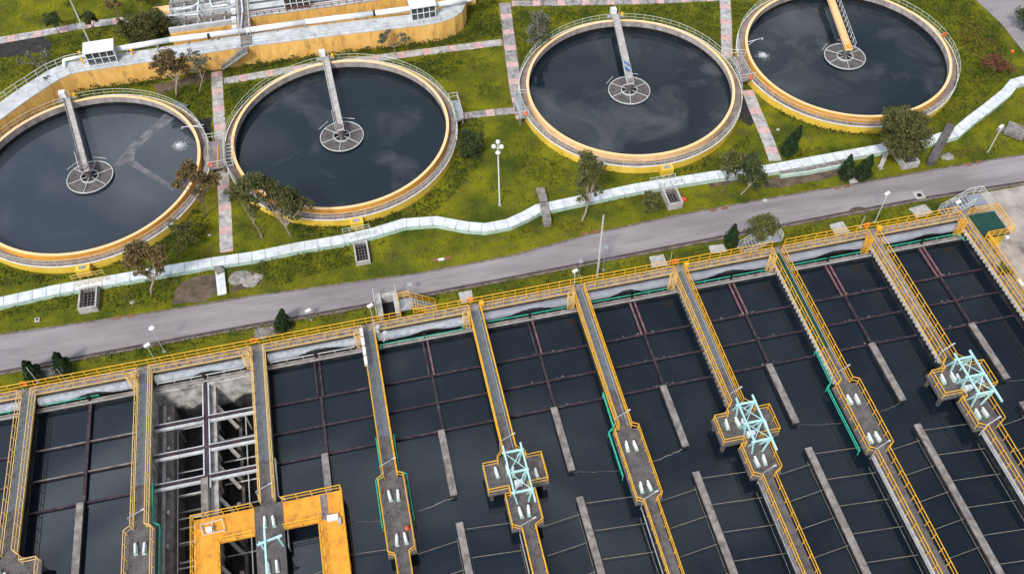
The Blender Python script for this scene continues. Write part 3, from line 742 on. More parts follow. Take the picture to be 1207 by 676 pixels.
# thin air pipes ------------------------------------------------------------
for i in range(0,9):
    if i in (1,): continue
    X = S*i
    sw = tag
    for k in range(8):
        y = -24.4-2.65*k; g = MB(); g.tube((X+1.2,y,.85),(X+4.85,y+.4,.85),.025,n=6)
        tag(g.build('air_pipe','pipebrown',origin=(X+3,y,.85)),'thin pipe left of the long pier in %s, %s down'%(LANE(i),ORD[k]),'pipe','thin pipes left of the long pier in %s'%LANE(i))
        y = -23.1-2.65*k; g = MB(); g.tube((X+5.7,y,.85),(X+S-.7,y-.35,.85),.025,n=6)
        tag(g.build('air_pipe','pipebrown',origin=(X+8,y,.85)),'thin pipe right of the long pier in %s, %s down'%(LANE(i),ORD[k]),'pipe','thin pipes right of the long pier in %s'%LANE(i))
    for x, y0, lab in ((4.8,-23.6,'lengthwise thin pipe left of the long pier in %s'),(10.1,-25.4,'lengthwise thin pipe beside the right wall of %s'),(5.75,-23.4,'lengthwise thin pipe right of the long pier in %s')):
        if ('right of the long' in lab) and i > 5: continue
        g = MB(); g.tube((X+x,y0,.6),(X+x,YB,.6),.022,n=6)
        tag(g.build('water_pipe','pipebrown',origin=(X+x,y0,.6)), lab%LANE(i), 'pipe')
    # floating rope from first pier to the platform
    if i >= 2:
        a = Vector((X+5.25,-19.75,WL0+.03)); b = Vector((X+.9 if i%2 else X+8.6, -20.6 if i%2 else -20.2, WL0+.03))
        if not i % 2: b = Vector((X+(9.6),-20.6,WL0+.03))
        g = MB(); pts = [a.lerp(b,j/12)+Vector((0,random.uniform(-.07,.07),0)) for j in range(13)]
        g.path(pts,.045 if i in (3,5,7) else .03,n=5)
        tag(g.build('float_rope','concd' if i not in (3,5) else 'conc',origin=a), 'faint floating rope tied to the short pier of %s'%LANE(i), 'rope')

# header walkway ------------------------------------------------------------
t = thing('header_walkway', (S*4.5,.4,0), 'long yellow railed walkway running along the road side of the basin', 'walkway')
g = MB(); g.prism([(-22,YN(-22)-.06),(100.2,YN(100)-.06),(100.2,YF(100)+.06),(-22,YF(-22)+.06)],DZ-.15,DZ); g.build('deck','conc',t)
g = MB(); railing(g,[(-22,YF(-22),DZ),(36.5,YF(36),DZ)],1.1,1.2,r=.042); railing(g,[(37.8,YF(38),DZ),(76.8,YF(77),DZ)],1.1,1.2,r=.042); railing(g,[(78.2,YF(78),DZ),(98.6,YF(99),DZ)],1.1,1.2,r=.042); g.build('railing','yellow',t)
for i in range(-2,9):
    xa, xb = S*i+.6, S*(i+1)-.6
    g = MB(); railing(g,[(xa,YN(xa),DZ),(xb,YN(xb),DZ)],1.1,1.2,r=.042); g.build('railing','yellow',t)
g = MB(); g.beam((-22,YN(-22)-.09,DZ-.07),(100,YN(100)-.09,DZ-.07),.05,.12); g.build('edge_beam','yellowpale',t)

# header duct -----------------------------------------------------------------
t = thing('header_duct', (S*4.5,-.95,1.0), 'fat grey duct with black stains running below the header walkway', 'duct')
for i in range(-2,9):
    xa, xb = S*i+.76, S*(i+1)-.76; g = MB(); nx, na = 110, 44; R0, zc, yc = .48, 1.30, -1.1
    xm = S*i+5.5+random.uniform(-.5,1.2); hb = random.uniform(38,74); wb = random.uniform(1.2,2.3); ks = random.uniform(.6,1.4)
    vs = []
    for a in range(nx+1):
        x = xa+(xb-xa)*a/nx
        for b in range(na+1):
            th = math.radians(-60+ b*(260/na))       # from lower front over the top to the back
            vs.append((x, YN(x)-.58-R0*math.cos(th), zc+R0*math.sin(th)))
    fs = []; ms = []
    for a in range(nx):
        x = xa+(xb-xa)*(a+.5)/nx; u = abs(x-xm)
        for b in range(na):
            th = -60+(b+.5)*(260/na)
            lim = hb*math.exp(-abs((x-xm)*(ks if x>xm else 1)/wb)**2.2) - 14 + 2*math.sin(x*2.3+i)+1.5*math.sin(x*7.1)+ random.uniform(-1,1)
            fs.append((a*(na+1)+b,(a+1)*(na+1)+b,(a+1)*(na+1)+b+1,a*(na+1)+b+1))
            ms.append(1 if th < lim else 0)
    g.add(vs, fs); g.m = ms
    g.build('duct_section',['duct' if i >= 4 else 'ductlight','wetdark'],t,smooth=True)
    if i in (-1,3):
        g = MB(); 
        for q in (1.6,2.4): g.tube((S*i+q,YN(S*i)-.58,zc),(S*i+q+.14,YN(S*i)-.58,zc),.52,n=20)
        g.build('collar','galv',t)

# the ten long walkways -----------------------------------------------------
def rails_for(i):
    """left and right rail lines (x offset, y)"""
    if i % 2:   # straight platform
        hw = 1.15
        l = [(-.6,YN(S*i)),(-.6,-17.3),(-hw,-17.6),(-hw,-24.5),(-.6,-24.8),(-.6,YB)]
        return l, [(-x,y) for x,y in l]
    l = [(-.6,YN(S*i)),(-.6,-17.2),(-1.3,-17.9),(-1.3,-18.3),(-2.7,-18.3),(-2.7,-20.9),(-.85,-20.9),(-.85,-21.6),(-1.35,-21.6),(-1.35,-24.5),(-.6,-24.9),(-.6,YB)]
    return l, [(-x,y) for x,y in l]
WLAB = ['leftmost yellow railed walkway with blue grey deck','yellow railed walkway forming the left side of the drained lane','yellow railed walkway between the drained lane and its right neighbour, reaching the orange deck',
 'walkway with teal pipes on both sides and white boxes on its rail','walkway ending in the leftmost platform shaped like a cross','walkway with a long platform between the two middle cyan hoists',
 'walkway leading to the middle right cyan hoist frame','walkway with dark green deck plates','walkway leading to the rightmost cyan hoist frame','rightmost walkway beside the concrete yard']
for i in range(0,10):
    X = S*i; ym = 'yellowpale' if i <= 2 else 'yellow'
    t = thing('walkway', (X,-1,0), WLAB[i], 'walkway', 'long walkways over the tank lanes')
    g = MB(); g.box(X-.58,X+.58,-13.0,YN(X)-.07,DZ-.12,DZ+.01)
    g.build('deck_plate', 'deckgreen' if i == 7 else ('deck' if i < 7 else 'conc'), t)
    g = MB(); g.box(X-.58,X+.58,-17.4,-13.0,DZ-.12,DZ)
    g.box(X-.58,X+.58,YB,-24.7,DZ-.12,DZ); g.build('concrete_deck','concd',t)
    g = MB()
    if i % 2: g.box(X-1.25,X+1.25,-24.72,-17.4,DZ-.3,DZ+.005)
    elif i == 2: g.box(X-1.25,X+1.25,-24.72,-17.4,DZ-.3,DZ+.005)
    else:
        g.prism([(X-.58,-17.4),(X-2.8,-18.15),(X-2.8,-21.0),(X-.95,-21.0),(X-.95,-21.5),(X-1.45,-21.5),(X-1.45,-24.72),
                 (X+1.45,-24.72),(X+1.45,-21.5),(X+.95,-21.5),(X+.95,-21.0),(X+2.8,-21.0),(X+2.8,-18.15),(X+.58,-17.4)], DZ-.3, DZ+.005)
    g.build('platform_slab','concd',t)
    if not i % 2 and i != 2:
        g = MB()
        for sx in (-2.45,2.45):
            for y in (-18.5,-20.7): g.box(X+sx-.15,X+sx+.15,y-.15,y+.15,-.2,DZ-.3)
        g.build('platform_leg','concd',t)
    l, r = rails_for(i)
    if i == 2:
        l = [(-.6,YN(X)),(-.6,-17.3)]; r = [(.6,YN(X)),(.6,-17.3)]
    r2 = r if i not in (9,) else [(.6,-3.9)]+r[1:]
    for q in (l, r2):
        g = MB(); railing(g,[(X+x,y,DZ) for x,y in q],1.08,1.25,r=.04,pr=.03); g.build('railing',ym,t)
    g = MB()
    for s in (-1,1): g.box(X+s*.64-.03,X+s*.64+.03,-17.2,YN(X)-.12,DZ-.22,DZ+.06)
    g.build('kick_board',ym,t)
    if i >= 6:
        g = MB(); g.box(X-.74,X-.585,-17.2,-.8,DZ-.35,DZ-.02); g.box(X-.74,X-.585,YB,-24.75,DZ-.35,DZ-.02)
        g.box(X-.50,X+.50,-17.3,-.8,DZ-.34,DZ-.125)
        for y in np.arange(-1.5,-17,-.55): g.box(X-.86,X-.742,y-.12,y+.12,DZ-.35,DZ-.12)
        g.build('deck_edge','concl' if i > 6 else 'conc',t)
    if i >= 4 :
        g = MB(); g.tube((X-.80,-25.0,DZ-.25),(X-.80,YB,DZ-.25),.06,n=8)
        g.build('side_pipe','galv',t)
        g = MB(); g.tube((X+.40,-.5,DZ+.1),(X+.40,-17,DZ+.1),.05,n=6); g.build('cable_conduit','galv',t)
    # caged ladder on the lane side
    if i >= 1:
        g = MB(); cx = X-1.08; cy = -1.75
        for z in np.arange(.9,3.2,.38): g.ring(cx,cy,.34,.39,z,z+.05,n=14)
        for a in range(7):
            an = math.pi*2*a/7; g.beam((cx+.37*math.cos(an),cy+.37*math.sin(an),.9),(cx+.37*math.cos(an),cy+.37*math.sin(an),3.2),.05,.03)
        g.beam((cx+.3,cy+.25,.5),(cx+.3,cy+.25,3.1),.06,.06); g.beam((cx+.3,cy-.25,.5),(cx+.3,cy-.25,3.1),.06,.06)
        for z in np.arange(.6,3,.3): g.beam((cx+.3,cy-.25,z),(cx+.3,cy+.25,z),.04,.04)
        g.build('ladder_cage','yellowpale' if i not in (8,9) else 'yellow',t)
    if i in (1,2,3,5,7):
        sides = {1:(1,),2:(1,),3:(-1,1),5:(-1,),7:(-1,)}[i]
        for s in sides:
            g = MB(); z = 1.55; x1, x2 = X+s*.82, X+s*1.42
            pts = [(x1,-12.9,z+.25),(x1,-16.6,z),(x2,-17.0,z),(x2,-21.6 if i != 7 else -24,z)]
            g.path(pts,.055 if i != 2 else .05); g.path([(a,b,c-.35) for a,b,c in pts],.045)
            for a,b,c in pts: g.tube((a,b,c-.9),(a,b,c),.05)
            g.build('pipe_rail','teal' if i != 2 else 'rail',t)

# teal / grey low rails on the ledges
for i in range(-2,9):
    X = S*i; m_ = 'teal' if i >= 3 else ('rail' if i in (1,2) else 'teal')
    t = thing('ledge_rail', (X+5.5,-1.8,1.05), '%s rail along the ledge of %s'%('teal green' if m_=='teal' else 'pale thin', LANE(i) if i>-2 else 'the outermost lane'), 'rail', 'low rails along the launder ledges')
    g = MB(); z = 1.42
    y = -1.98 if i != 3 else -2.3
    xa, xb = X+.95, X+S-1.6
    if i in (0,): xa, xb = X+1.5, X+6.4
    pts = [(xa,y,z),(xb,y,z)]
    if i == 3: pts = [(xa,y-.6,z),(xa,y,z),(xb,y,z),(xb,y+.8,z)]
    if i == 8: pts = pts+[(xb+.3,y,z),(xb+.6,y-1.1,z),(xb+1.6,y-1.0,z),(xb+1.7,-13,z)]
    g.path(pts,.05)
    for x in np.arange(xa,xb,1.6): g.beam((x,y,1.05),(x,y,z),.05,.05)
    g.build('rail_run',m_,t)
# gate stem at each lane centre
for i in range(-1,9):
    X = S*i+5.45; g = MB(); g.box(X-.08,X+.08,-2.25,-2.08,1.05,1.6); g.tube((X,-2.16,1.6),(X,-2.16,1.68),.15,n=10)
    tag(g.build('gate_post','black',origin=(X,-2,1.05)),'small black gate post at the head of %s'%LANE(i),'gate post','black gate posts on the launder ledges')

# drained lane: orange U shaped deck
t = thing('orange_deck', (22,-19,0), 'orange steel deck shaped like a U standing over the drained lane', 'platform')
g = MB(); z = DZ
g.box(15.5,20.74,-20.1,-17.5,z-.2,z); g.box(15.5,17.7,-26,-20.1,z-.2,z); g.box(23.27,28.5,-20.1,-17.5,z-.2,z); g.box(26.35,28.5,-26,-20.1,z-.2,z); g.build('deck','ydeck',t)
for q in ([(20.7,-17.5),(15.5,-17.5),(15.5,-26)],[(23.3,-17.5),(28.5,-17.5),(28.5,-26)],[(23.3,-20.1),(26.35,-20.1),(26.35,-26)],[(20.7,-20.1),(17.7,-20.1),(17.7,-26)]):
    g = MB(); railing(g,[(x,y,z) for x,y in q],1.05,1.25,r=.04); g.build('railing','yellow',t)
g = MB()
for x,y in ((15.7,-17.7),(15.7,-19.9),(28.3,-17.7),(28.3,-24)): g.box(x-.15,x+.15,y-.15,y+.15,-4.6 if x<22 else -.2,z-.2)
g.build('leg','ydeck',t)
g = MB(); q = [U(x,y,DZ+.25) for x,y in ((236,618),(262,611),(265,624),(240,630))]
g.path(q+[q[0]],.05); g.path([q[0].lerp(q[1],.5),q[3].lerp(q[2],.5)],.04)
for p in q: g.tube(p,Vector((p.x,p.y,DZ)),.04)
tag(g.build('pipe_frame','rail',origin=q[0]),'small white pipe frame standing on the left arm of the orange deck','frame')
g = MB(); g.box(26.55,27.15,-20.0,-17.6,DZ+.004,DZ+.03); tag(g.build('cover_strip','conc',origin=(26.8,-18.8,DZ)),'grey cover strip set in the right arm of the orange deck','cover')
def boxthing(name, px, z, sx, sy, sz, m_, lab, cat, extra=None):
    c = U(px[0],px[1],z+sz); g = MB(); g.box(c.x-sx/2,c.x+sx/2,c.y-sy/2,c.y+sy/2,z,z+sz)
    g.box(c.x-sx/2-.03,c.x+sx/2+.03,c.y-sy/2-.03,c.y+sy/2+.03,z+sz,z+sz+.04)
    if extra: extra(g,c,z+sz)
    return tag(g.build(name,m_,origin=(c.x,c.y,z)),lab,cat)
boxthing('white_cabinet',(392,609),DZ+.01,.9,.45,.35,'white','flat white cabinet on the right arm of the orange deck','cabinet')
boxthing('white_cabinet',(246,623),DZ+.01,.5,.35,.5,'white','small white cabinet on the left arm of the orange deck','cabinet')
boxthing('white_cabinet',(400,613),DZ+.01,.25,.5,.4,'concl','narrow pale box beside the flat white cabinet on the orange deck','cabinet')

# pumps / actuators: horizontal cylinder on a foot ------------------------------
def actuator(loc, lab, rz=0, group='white actuators on the basin platforms'):
    t = thing('actuator', loc, lab, 'actuator', group)
    x,y,z = loc; g = MB()
    g.tube((x,y-.44,z+.3),(x,y+.40,z+.3),.12,n=12); g.tube((x,y+.40,z+.3),(x,y+.46,z+.3),.10,n=10)
    g.build('motor','white',t,smooth=False)
    g = MB(); g.box(x-.16,x+.16,y-.55,y+.3,z,z+.13); g.tube((x,y-.52,z+.3),(x,y-.46,z+.3),.13,n=10); g.build('gearbox','mint',t)
    t.rotation_euler.z = rz
    return t
PN = ['leftmost','second from the left','third from the left','fourth from the left','fifth from the left','sixth from the left','seventh from the left','eighth from the left','ninth from the left','rightmost']
for i in range(0,10):
    X = S*i; z = DZ+.006
    spots = [(-.35,-19.1),(.4,-19.2),(-.3,-23.3),(.45,-23.3)] if (i%2 or i == 2) else [(-1.6,-19.0),(-.55,-19.0),(-.1,-19.3),(1.9,-19.9),(-.35,-23.2),(.4,-23.2)]
    nm = {0:'upper left',1:'upper right',2:'lower left',3:'lower right'} if len(spots)==4 else {0:'far left',1:'left of centre',2:'middle',3:'right arm',4:'lower left',5:'lower right'}
    for k,(dx,dy) in enumerate(spots):
        actuator((X+dx,dy,z),'white actuator, %s one on the platform of the walkway %s'%(nm[k],PN[i]),random.uniform(-.12,.12))
    if not i%2 and i != 2:
        c = Vector((X+.15,-20.5,z)); g = MB(); g.box(c.x-.4,c.x+.3,c.y-.25,c.y+.15,z,z+.55); g.box(c.x-.43,c.x+.33,c.y-.28,c.y+.18,z+.55,z+.58)
        tag(g.build('control_cabinet','white',origin=c),'white control cabinet on the cross shaped platform, walkway %s'%PN[i],'cabinet')
    # bent lamp leaning out over the walkway
for i in range(1,10):
    for (dy,k) in ((-16.6,'upper'),(-24.9,'lower')):
        if i <= 3 and k == 'lower': continue
        X = S*i; t = thing('bent_lamp',(X-.75,dy,DZ),'thin bent lamp at the %s platform end of the walkway %s'%(k,PN[i]),'lamp','thin bent lamps beside the platforms')
        g = MB(); a = Vector((X-.78,dy,1.3)); b = a+Vector((0,0,1.9)); c = b+Vector((1.25,.35,.25)); g.path([a,b,c],.045); g.build('pole','galv' if i<8 else 'rail',t)
        g = MB(); g.beam(c-Vector((.1,0,.03)),c+Vector((.28,.08,.0)),.12,.07); g.build('lamp_head','rail',t)
# hoist frames ---------------------------------------------------------------------
def hoist(i):
    X = S*i+.08; t = thing('hoist_frame',(X,-20.4,DZ),'light cyan steel hoist frame on the platform of the walkway %s'%PN[i],'hoist frame','cyan hoist frames on the platforms')
    zt = 4.3; ys = (-18.4,-20.4,-22.3)
    for y in ys:
        g = MB(); g.beam((X-1.0,y,zt+.08),(X+1.0,y,zt+.08),.16,.18); g.build('cross_beam','cyan',t)
        for s in (-1,1):
            g = MB(); g.beam((X+s*.82,y,zt),(X+s*.5,y,DZ),.13,.13); g.beam((X+s*.82,y-.02,zt-.1),(X+s*.82-s*.25,y+.75,DZ),.13,.13); g.build('leg','cyan',t)
    for s in (-1,1):
        g = MB(); g.beam((X+s*.8,-17.8,zt+.27),(X+s*.8,-23.6 if s>0 else -22.5,zt+.27),.14,.18); g.build('side_beam','cyan',t)
    for y0,y1 in zip(ys,ys[1:]):
        g = MB(); g.beam((X-.8,y0,zt+.1),(X+.8,y1,zt+.1),.06,.06); g.beam((X+.8,y0,zt+.13),(X-.8,y1,zt+.13),.06,.06); g.build('brace','cyan',t)
for i in (4,6,8): hoist(i)
X=22.0
t = thing('hoist_frame',(22.4,-24,DZ),'light cyan hoist frame on the platform below the orange deck','hoist frame','cyan hoist frames on the platforms')
g = MB(); g.beam((21.3,-22.0,4.2),(23.4,-21.6,4.2),.16,.18); g.build('cross_beam','cyan',t)
for s in (-1,1): g = MB(); g.beam((22.3+s*.8,-21.8,4.2),(22.3+s*.8,-21.6,DZ),.15,.15); g.build('leg','cyan',t)
g = MB(); g.beam((22.0,-20.4,4.35),(22.0,-25,4.35),.16,.18); g.build('side_beam','cyan',t)
# white boxes on rail of walkway 3
for k in range(4):
    Y = -1.5-1.15*k
    g = MB(); g.box(33-.8,33-.5,Y-.5,Y+.4,DZ+.75,DZ+1.15); g.box(33-.68,33-.62,Y-.1,Y,DZ,DZ+.75)
    tag(g.build('rail_box','white',origin=(32.35,Y,DZ)),'%s white box from the road on the rail of the teal piped walkway'%ORD[k],'box','white boxes on a walkway rail')
t = thing('valve_assembly',(34.1,-1.1,1),'white valve and pipe stub beside the teal piped walkway head','valve')
g = MB(); g.tube((33.9,-.9,1.4),(33.9,-.9,2.6),.22,n=12); g.build('body','white',t)
g = MB(); g.ring(33.9,-.9,.3,.36,2.6,2.66,n=16); g.beam((33.6,-.9,2.63),(34.2,-.9,2.63),.04,.04); g.build('handwheel','galv',t)
g = MB(); g.tube((34.6,-1.2,.6),(34.6,-1.2,1.8),.25,n=12); g.tube((34.3,-2.0,1.4),(34.9,-1.0,1.4),.08); g.build('pipe_stub','rail',t)
# life rings on header, orange boxes
for i,px in ((2,(303,405)),(4,(561,356)),(5,(0,0)),(6,(793,312)),(8,(1018,270)),(0,(36,451))):
    if i == 5: continue
    X = S*i; g = MB(); c = Vector((X-.25,YF(X)+.1,DZ+.8)); n = 16
    for j in range(n):
        a, b = 2*math.pi*j/n, 2*math.pi*(j+1)/n
        g.tube((c.x+.28*math.cos(a),c.y,c.z+.28*math.sin(a)),(c.x+.28*math.cos(b),c.y,c.z+.28*math.sin(b)),.09,n=6)
    tag(g.build('life_ring','redorange',origin=c),'orange red life ring on the header rail, walkway %s'%PN[i],'life ring','life rings on the header walkway rail')
    if i >= 4:
        g = MB(); yb_ = YN(X); g.box(X+.5,X+.95,yb_-.25,yb_+.15,DZ+.75,DZ+1.2); g.box(X+.7,X+.8,yb_-.1,yb_,DZ-.1,DZ+.75)
        tag(g.build('yellow_box','yellow',origin=(X+.8,-.3,DZ)),'yellow box on a post at the head of the walkway %s'%PN[i],'box','yellow boxes at the walkway heads')
# platform with green floor at right end
t = thing('green_platform',(101,-2,0),'raised platform with dark green floor and yellow rails at the right end','platform')
g = MB(); g.box(99.62,102.9,-3.6,-.3,DZ-.2,DZ+.012); g.build('deck','deckgreen',t)
g = MB(); g.box(100.4,102.7,-3.4,-.5,.0,DZ-.21); g.build('base_wall','lemon',t)
g = MB(); railing(g,[(99.6,-.2,DZ),(103.0,-.2,DZ),(103.0,-3.7,DZ),(99.75,-3.7,DZ),(99.75,-6,DZ)],1.1,.8,r=.045,mids=2); g.build('railing','yellow',t)
t = thing('yellow_stair',(104.3,-5.5,0),'yellow steel stair at the right edge of the photo beside the yard','stair')
g = MB(); a = Vector((103.4,-6.2,1.9)); 
for k in range(9): g.box(103.6+.3*k,103.85+.3*k,-6.6,-5.6,1.8-.2*k,1.85-.2*k)
g.build('treads','yellow',t)
g = MB(); railing(g,[(103.6,-6.6,1.9),(106.3,-6.6,.1)],1.0,.9); railing(g,[(103.6,-5.6,1.9),(106.3,-5.6,.1)],1.0,.9); g.build('handrail','yellow',t)

# steps down to the road ----------------------------------------------------------
def stair(name, x0, x1, y0, y1, z0, z1, axis, n, lab, m_='galv', rm='rail', ends=None):
    """axis 'x': climbs along x from x0 (z0) to x1 (z1)"""
    t = thing(name,((x0+x1)/2,(y0+y1)/2,0),lab,'stair'); g = MB()
    for k in range(n):
        if axis == 'x':
            xa = x0+(x1-x0)*k/n; xb = x0+(x1-x0)*(k+1)/n; z = z0+(z1-z0)*(k+1)/n
            g.box(min(xa,xb),max(xa,xb)-.03,y0,y1,z-.06,z)
        else:
            ya = y0+(y1-y0)*k/n; yb = y0+(y1-y0)*(k+1)/n; z = z0+(z1-z0)*(k+1)/n
            g.box(x0,x1,min(ya,yb),max(ya,yb)-.03,z-.06,z)
    g.build('treads',m_,t)
    for s in (0,1):
        g = MB()
        if axis == 'x': y = (y0,y1)[s]; A, B = (x0,y,z0),(x1,y,z1)
        else: x = (x0,x1)[s]; A, B = (x,y0,z0),(x,y1,z1)
        g.beam(A,B,.05,.25); g.build('stringer',rm,t)
        g = MB(); railing(g,[A,B],1.0,.9,r=.04); g.build('handrail',rm,t)
    return t
stair('stair',40.3,37.7,1.1,2.4,0.05,DZ,'x',9,'yellow railed stair climbing from the grass to the header walkway','galv','yellow')
t = thing('stair_landing',(37.1,1.7,0),'yellow railed landing at the head of the stair beside the road','platform')
g = MB(); g.box(36.5,37.68,1.0,2.5,DZ-.15,DZ-.01); g.build('deck','galv',t)
g = MB(); railing(g,[(36.5,1.0,DZ),(36.5,2.5,DZ),(37.7,2.5,DZ)],1.05,.7,r=.045,mids=2); g.build('railing','yellow',t)
g = MB(); 
for x,y in ((36.6,2.4),(37.6,2.4)): g.box(x-.08,x+.08,y-.08,y+.08,0,DZ-.16)
g.build('leg','yellow',t)
t = thing('concrete_chamber',(35.4,2.6,0),'pale concrete chamber with a black opening between the road and the walkway','chamber')
g = MB(); 
g.box(34.2,34.75,1.1,4.2,0,1.5); g.box(36.0,36.45,1.1,4.2,0,1.5); g.box(34.75,36.0,3.7,4.2,0,1.3); g.build('walls','concl',t)
g = MB(); g.box(34.75,36.0,1.1,3.7,0,.25); g.build('opening','black',t)
g = MB(); railing(g,[(34.1,1.2,1.5),(34.1,4.2,1.5)],.9,.9,r=.04); railing(g,[(36.4,1.2,1.5),(36.4,4.2,1.5)],.9,.9,r=.04); g.build('railing','rail',t)
def landing(x0,x1,y0,y1,lab):
    t = thing('stair_landing',((x0+x1)/2,(y0+y1)/2,0),lab,'platform'); g = MB(); g.box(x0,x1,y0,y1,DZ-.12,DZ-.01); g.build('deck','duct',t)
    g = MB(); railing(g,[(x0,y1,DZ),(x1,y1,DZ),(x1,y0,DZ)],1.05,.8,r=.045,mids=2); g.build('railing','rail',t)
    for x in (x0+.1,x1-.1):
        g = MB(); g.box(x-.06,x+.06,y1-.2,y1-.08,0,DZ-.13); g.build('leg','galv',t)
landing(76.9,78.3,1.0,2.7,'pale railed landing at the head of the grey stair near the dark cypress')
landing(101.2,102.8,.2,2.6,'blue grey railed landing beside the green floored platform')
stair('stair',74.2,76.88,1.1,2.6,0.05,DZ,'x',9,'pale steel stair climbing to the header walkway near the dark cypress','duct','rail')
t = stair('stair',98.4,101.18,1.1,2.6,.05,DZ,'x',9,'grey steel stair beside the green floored platform','duct','rail')
g = MB()

c = U(480,622,DZ+.3); g = MB(); g.blob(tuple(c),.22,.22,.25,n=7,jit=.05); g.tube((c.x,c.y,DZ),(c.x,c.y,DZ+.2),.12,n=8)
tag(g.build('buoy','red',origin=(c.x,c.y,DZ)),'small dark red buoy on the platform between the teal pipes','buoy')
c = U(1196,336,.4); g = MB(); g.box(c.x-.5,c.x+.7,c.y-.4,c.y+.4,0,.8); g.box(c.x-.55,c.x+.75,c.y-.45,c.y+.45,.8,.86)
tag(g.build('white_cabinet','white',origin=(c.x,c.y,0)),'white cabinet on the concrete yard beside the rightmost walkway','cabinet')
# ================================================================== BACK CHANNEL (oxidation channel)
t = thing('oxidation_channel',(25,48.5,0),'tall yellow walled channel with whitewashed walk on top at the upper left','channel')
near = [U(x,y,2.9) for x,y in ((-70,193),(0,141),(36,115),(70,93),(84,87),(100,83.5),(180,72),(300,53.5),(400,41),(470,33),(500,29.5),(520,26),(536,20),(545,13),(549,5),(549,-8))]
near = [(p.x,p.y) for p in near]
W_ = 2.6
def inner(pts, h):
    l, r = offs(pts, h); return l
far = inner(near, W_)
g = MB()
for (a, b) in zip(near, near[1:]):
    g.add([(*a,0),(*b,0),(*b,2.8),(*a,2.8)],[(0,1,2,3)])
g.build('outer_wall','wally',t)
g = MB()
for k in range(len(near)-1):
    a, b, c, d = near[k], near[k+1], far[k+1], far[k]
    g.add([(*a,2.78),(*b,2.78),(*c,2.78),(*d,2.78),(*a,2.92),(*b,2.92),(*c,2.92),(*d,2.92)],
          [(4,5,6,7),(0,1,5,4),(2,3,7,6)])
g.build('walk_slab','whitec',t)
g = MB()
for (a, b) in zip(far, far[1:]): g.add([(*a,0),(*b,0),(*b,2.77),(*a,2.77)],[(3,2,1,0)])
g.build('inner_wall','wally',t)
g = MB(); l_, r_ = offs(near,.12); railing(g,[(x,y,2.92) for x,y in l_[2:]],.75,1.6,r=.02,pr=.02); g.build('railing','galv',t)
g = MB(); l_, r_ = offs(near,W_-.1); railing(g,[(x,y,2.92) for x,y in l_[:6]],1.0,1.5,r=.04,pr=.03); g.build('railing','rail',t)
NOGRASS.append(near+[(52,90),(-20,90),(-20,62),(-7,42)][:1]+far[::-1])

# second higher channel behind: orange face, grey slabs with slots
t = thing('upper_channel',(30,56,0),'grey slab topped channel with rusty orange face behind the yellow wall','channel')
fx = [U(x,y,3.0) for x,y in ((285,21),(400,6),(470,-4),(560,-16))]
bx_ = [(fx[0].x,fx[0].y),(fx[1].x,fx[1].y),(fx[2].x,fx[2].y),(fx[3].x,fx[3].y)]
g = MB()
for a,b in zip(bx_,bx_[1:]): g.add([(*a,0),(*b,0),(*b,2.9),(*a,2.9)],[(0,1,2,3)])
g.build('outer_wall','wally',t)
g = MB(); g.prism(bx_+[(bx_[3][0]+2,bx_[3][1]+14),(bx_[0][0]+2,bx_[0][1]+14)],2.82,3.0); g.build('roof_slab','whitec',t)
g = MB()
for k in range(4):
    o = 1.3+1.7*k; p0 = Vector((bx_[0][0]+.6,bx_[0][1]+o,0)); p1 = Vector((bx_[3][0],bx_[3][1]+o,0))
    g.beam(p0+Vector((0,0,3.03)),p1+Vector((0,0,3.03)),.35,.07)
g.build('slot','concd',t)
g = MB(); railing(g,[(bx_[k][0],bx_[k][1]+.1,3.0) for k in range(4)],.5,1.0,r=.05,pr=.05); g.build('kerb_posts','rust',t)
NOGRASS.append(bx_+[(60,80),(10,80),(10,55)])
# left block of settling trays with walls and pipes
t = thing('tray_block',(17,54,0),'grey block of open concrete trays and walkways behind the big white pipe','tank')
ox, oy = U(200,39,2.2)[:2]; ex = U(283,25,2.2).x
g = MB(); g.box(ox,ex,oy,oy+13,0,2.0); g.build('base','wally',t)
g = MB(); g.box(ox+.02,ex-.02,oy+.6,oy+13,2.0,2.03); g.build('tray_floor','whitec',t)
for k in range(9):
    y = oy+.1+1.45*k
    g = MB(); g.box(ox,ex,y,y+.35,2.03,2.75); g.build('tray_wall','conc' if k%3==1 else 'whitec',t)
for k in range(6):
    x = ox+.1+(ex-ox-.4)*k/5
    g = MB(); g.box(x,x+.22,oy+.45,oy+12,2.035,2.5); g.build('cross_wall','concl',t)
g = MB()
for k in range(1,9,2): railing(g,[(ox+.3,oy+1.45*k+.2,2.75),(ex-.3,oy+1.45*k+.2,2.75)],.9,1.5,r=.035)
g.build('railing','galv',t)
NOGRASS.append([(ox-.3,oy-.5),(ex+.3,oy-.5),(ex+.3,oy+14),(ox-.3,oy+14)])
# gangway between the blocks + stair down to the path
ga = U(289,34,3.05); 
g = MB(); xg = ga.x-.7
g.box(xg,xg+1.4,47.4,62,2.95,3.1)
t = thing('gangway',(xg+.7,52,0),'grey gangway running back between the tray block and the upper channel','walkway')
g.build('deck','conc',t)
g = MB(); railing(g,[(xg,49,3.1),(xg,62,3.1)],1.0,1.2,r=.04); railing(g,[(xg+1.4,49,3.1),(xg+1.4,62,3.1)],1.0,1.2,r=.04); g.build('railing','rail',t)
for k in range(6):
    g = MB(); yk = 50.5+1.9*k; g.box(xg-.9,xg-.3,yk,yk+.6,3.1,3.7); g.box(xg-.3,xg,yk+.2,yk+.4,3.1,3.3); g.build('valve_box','white',t)
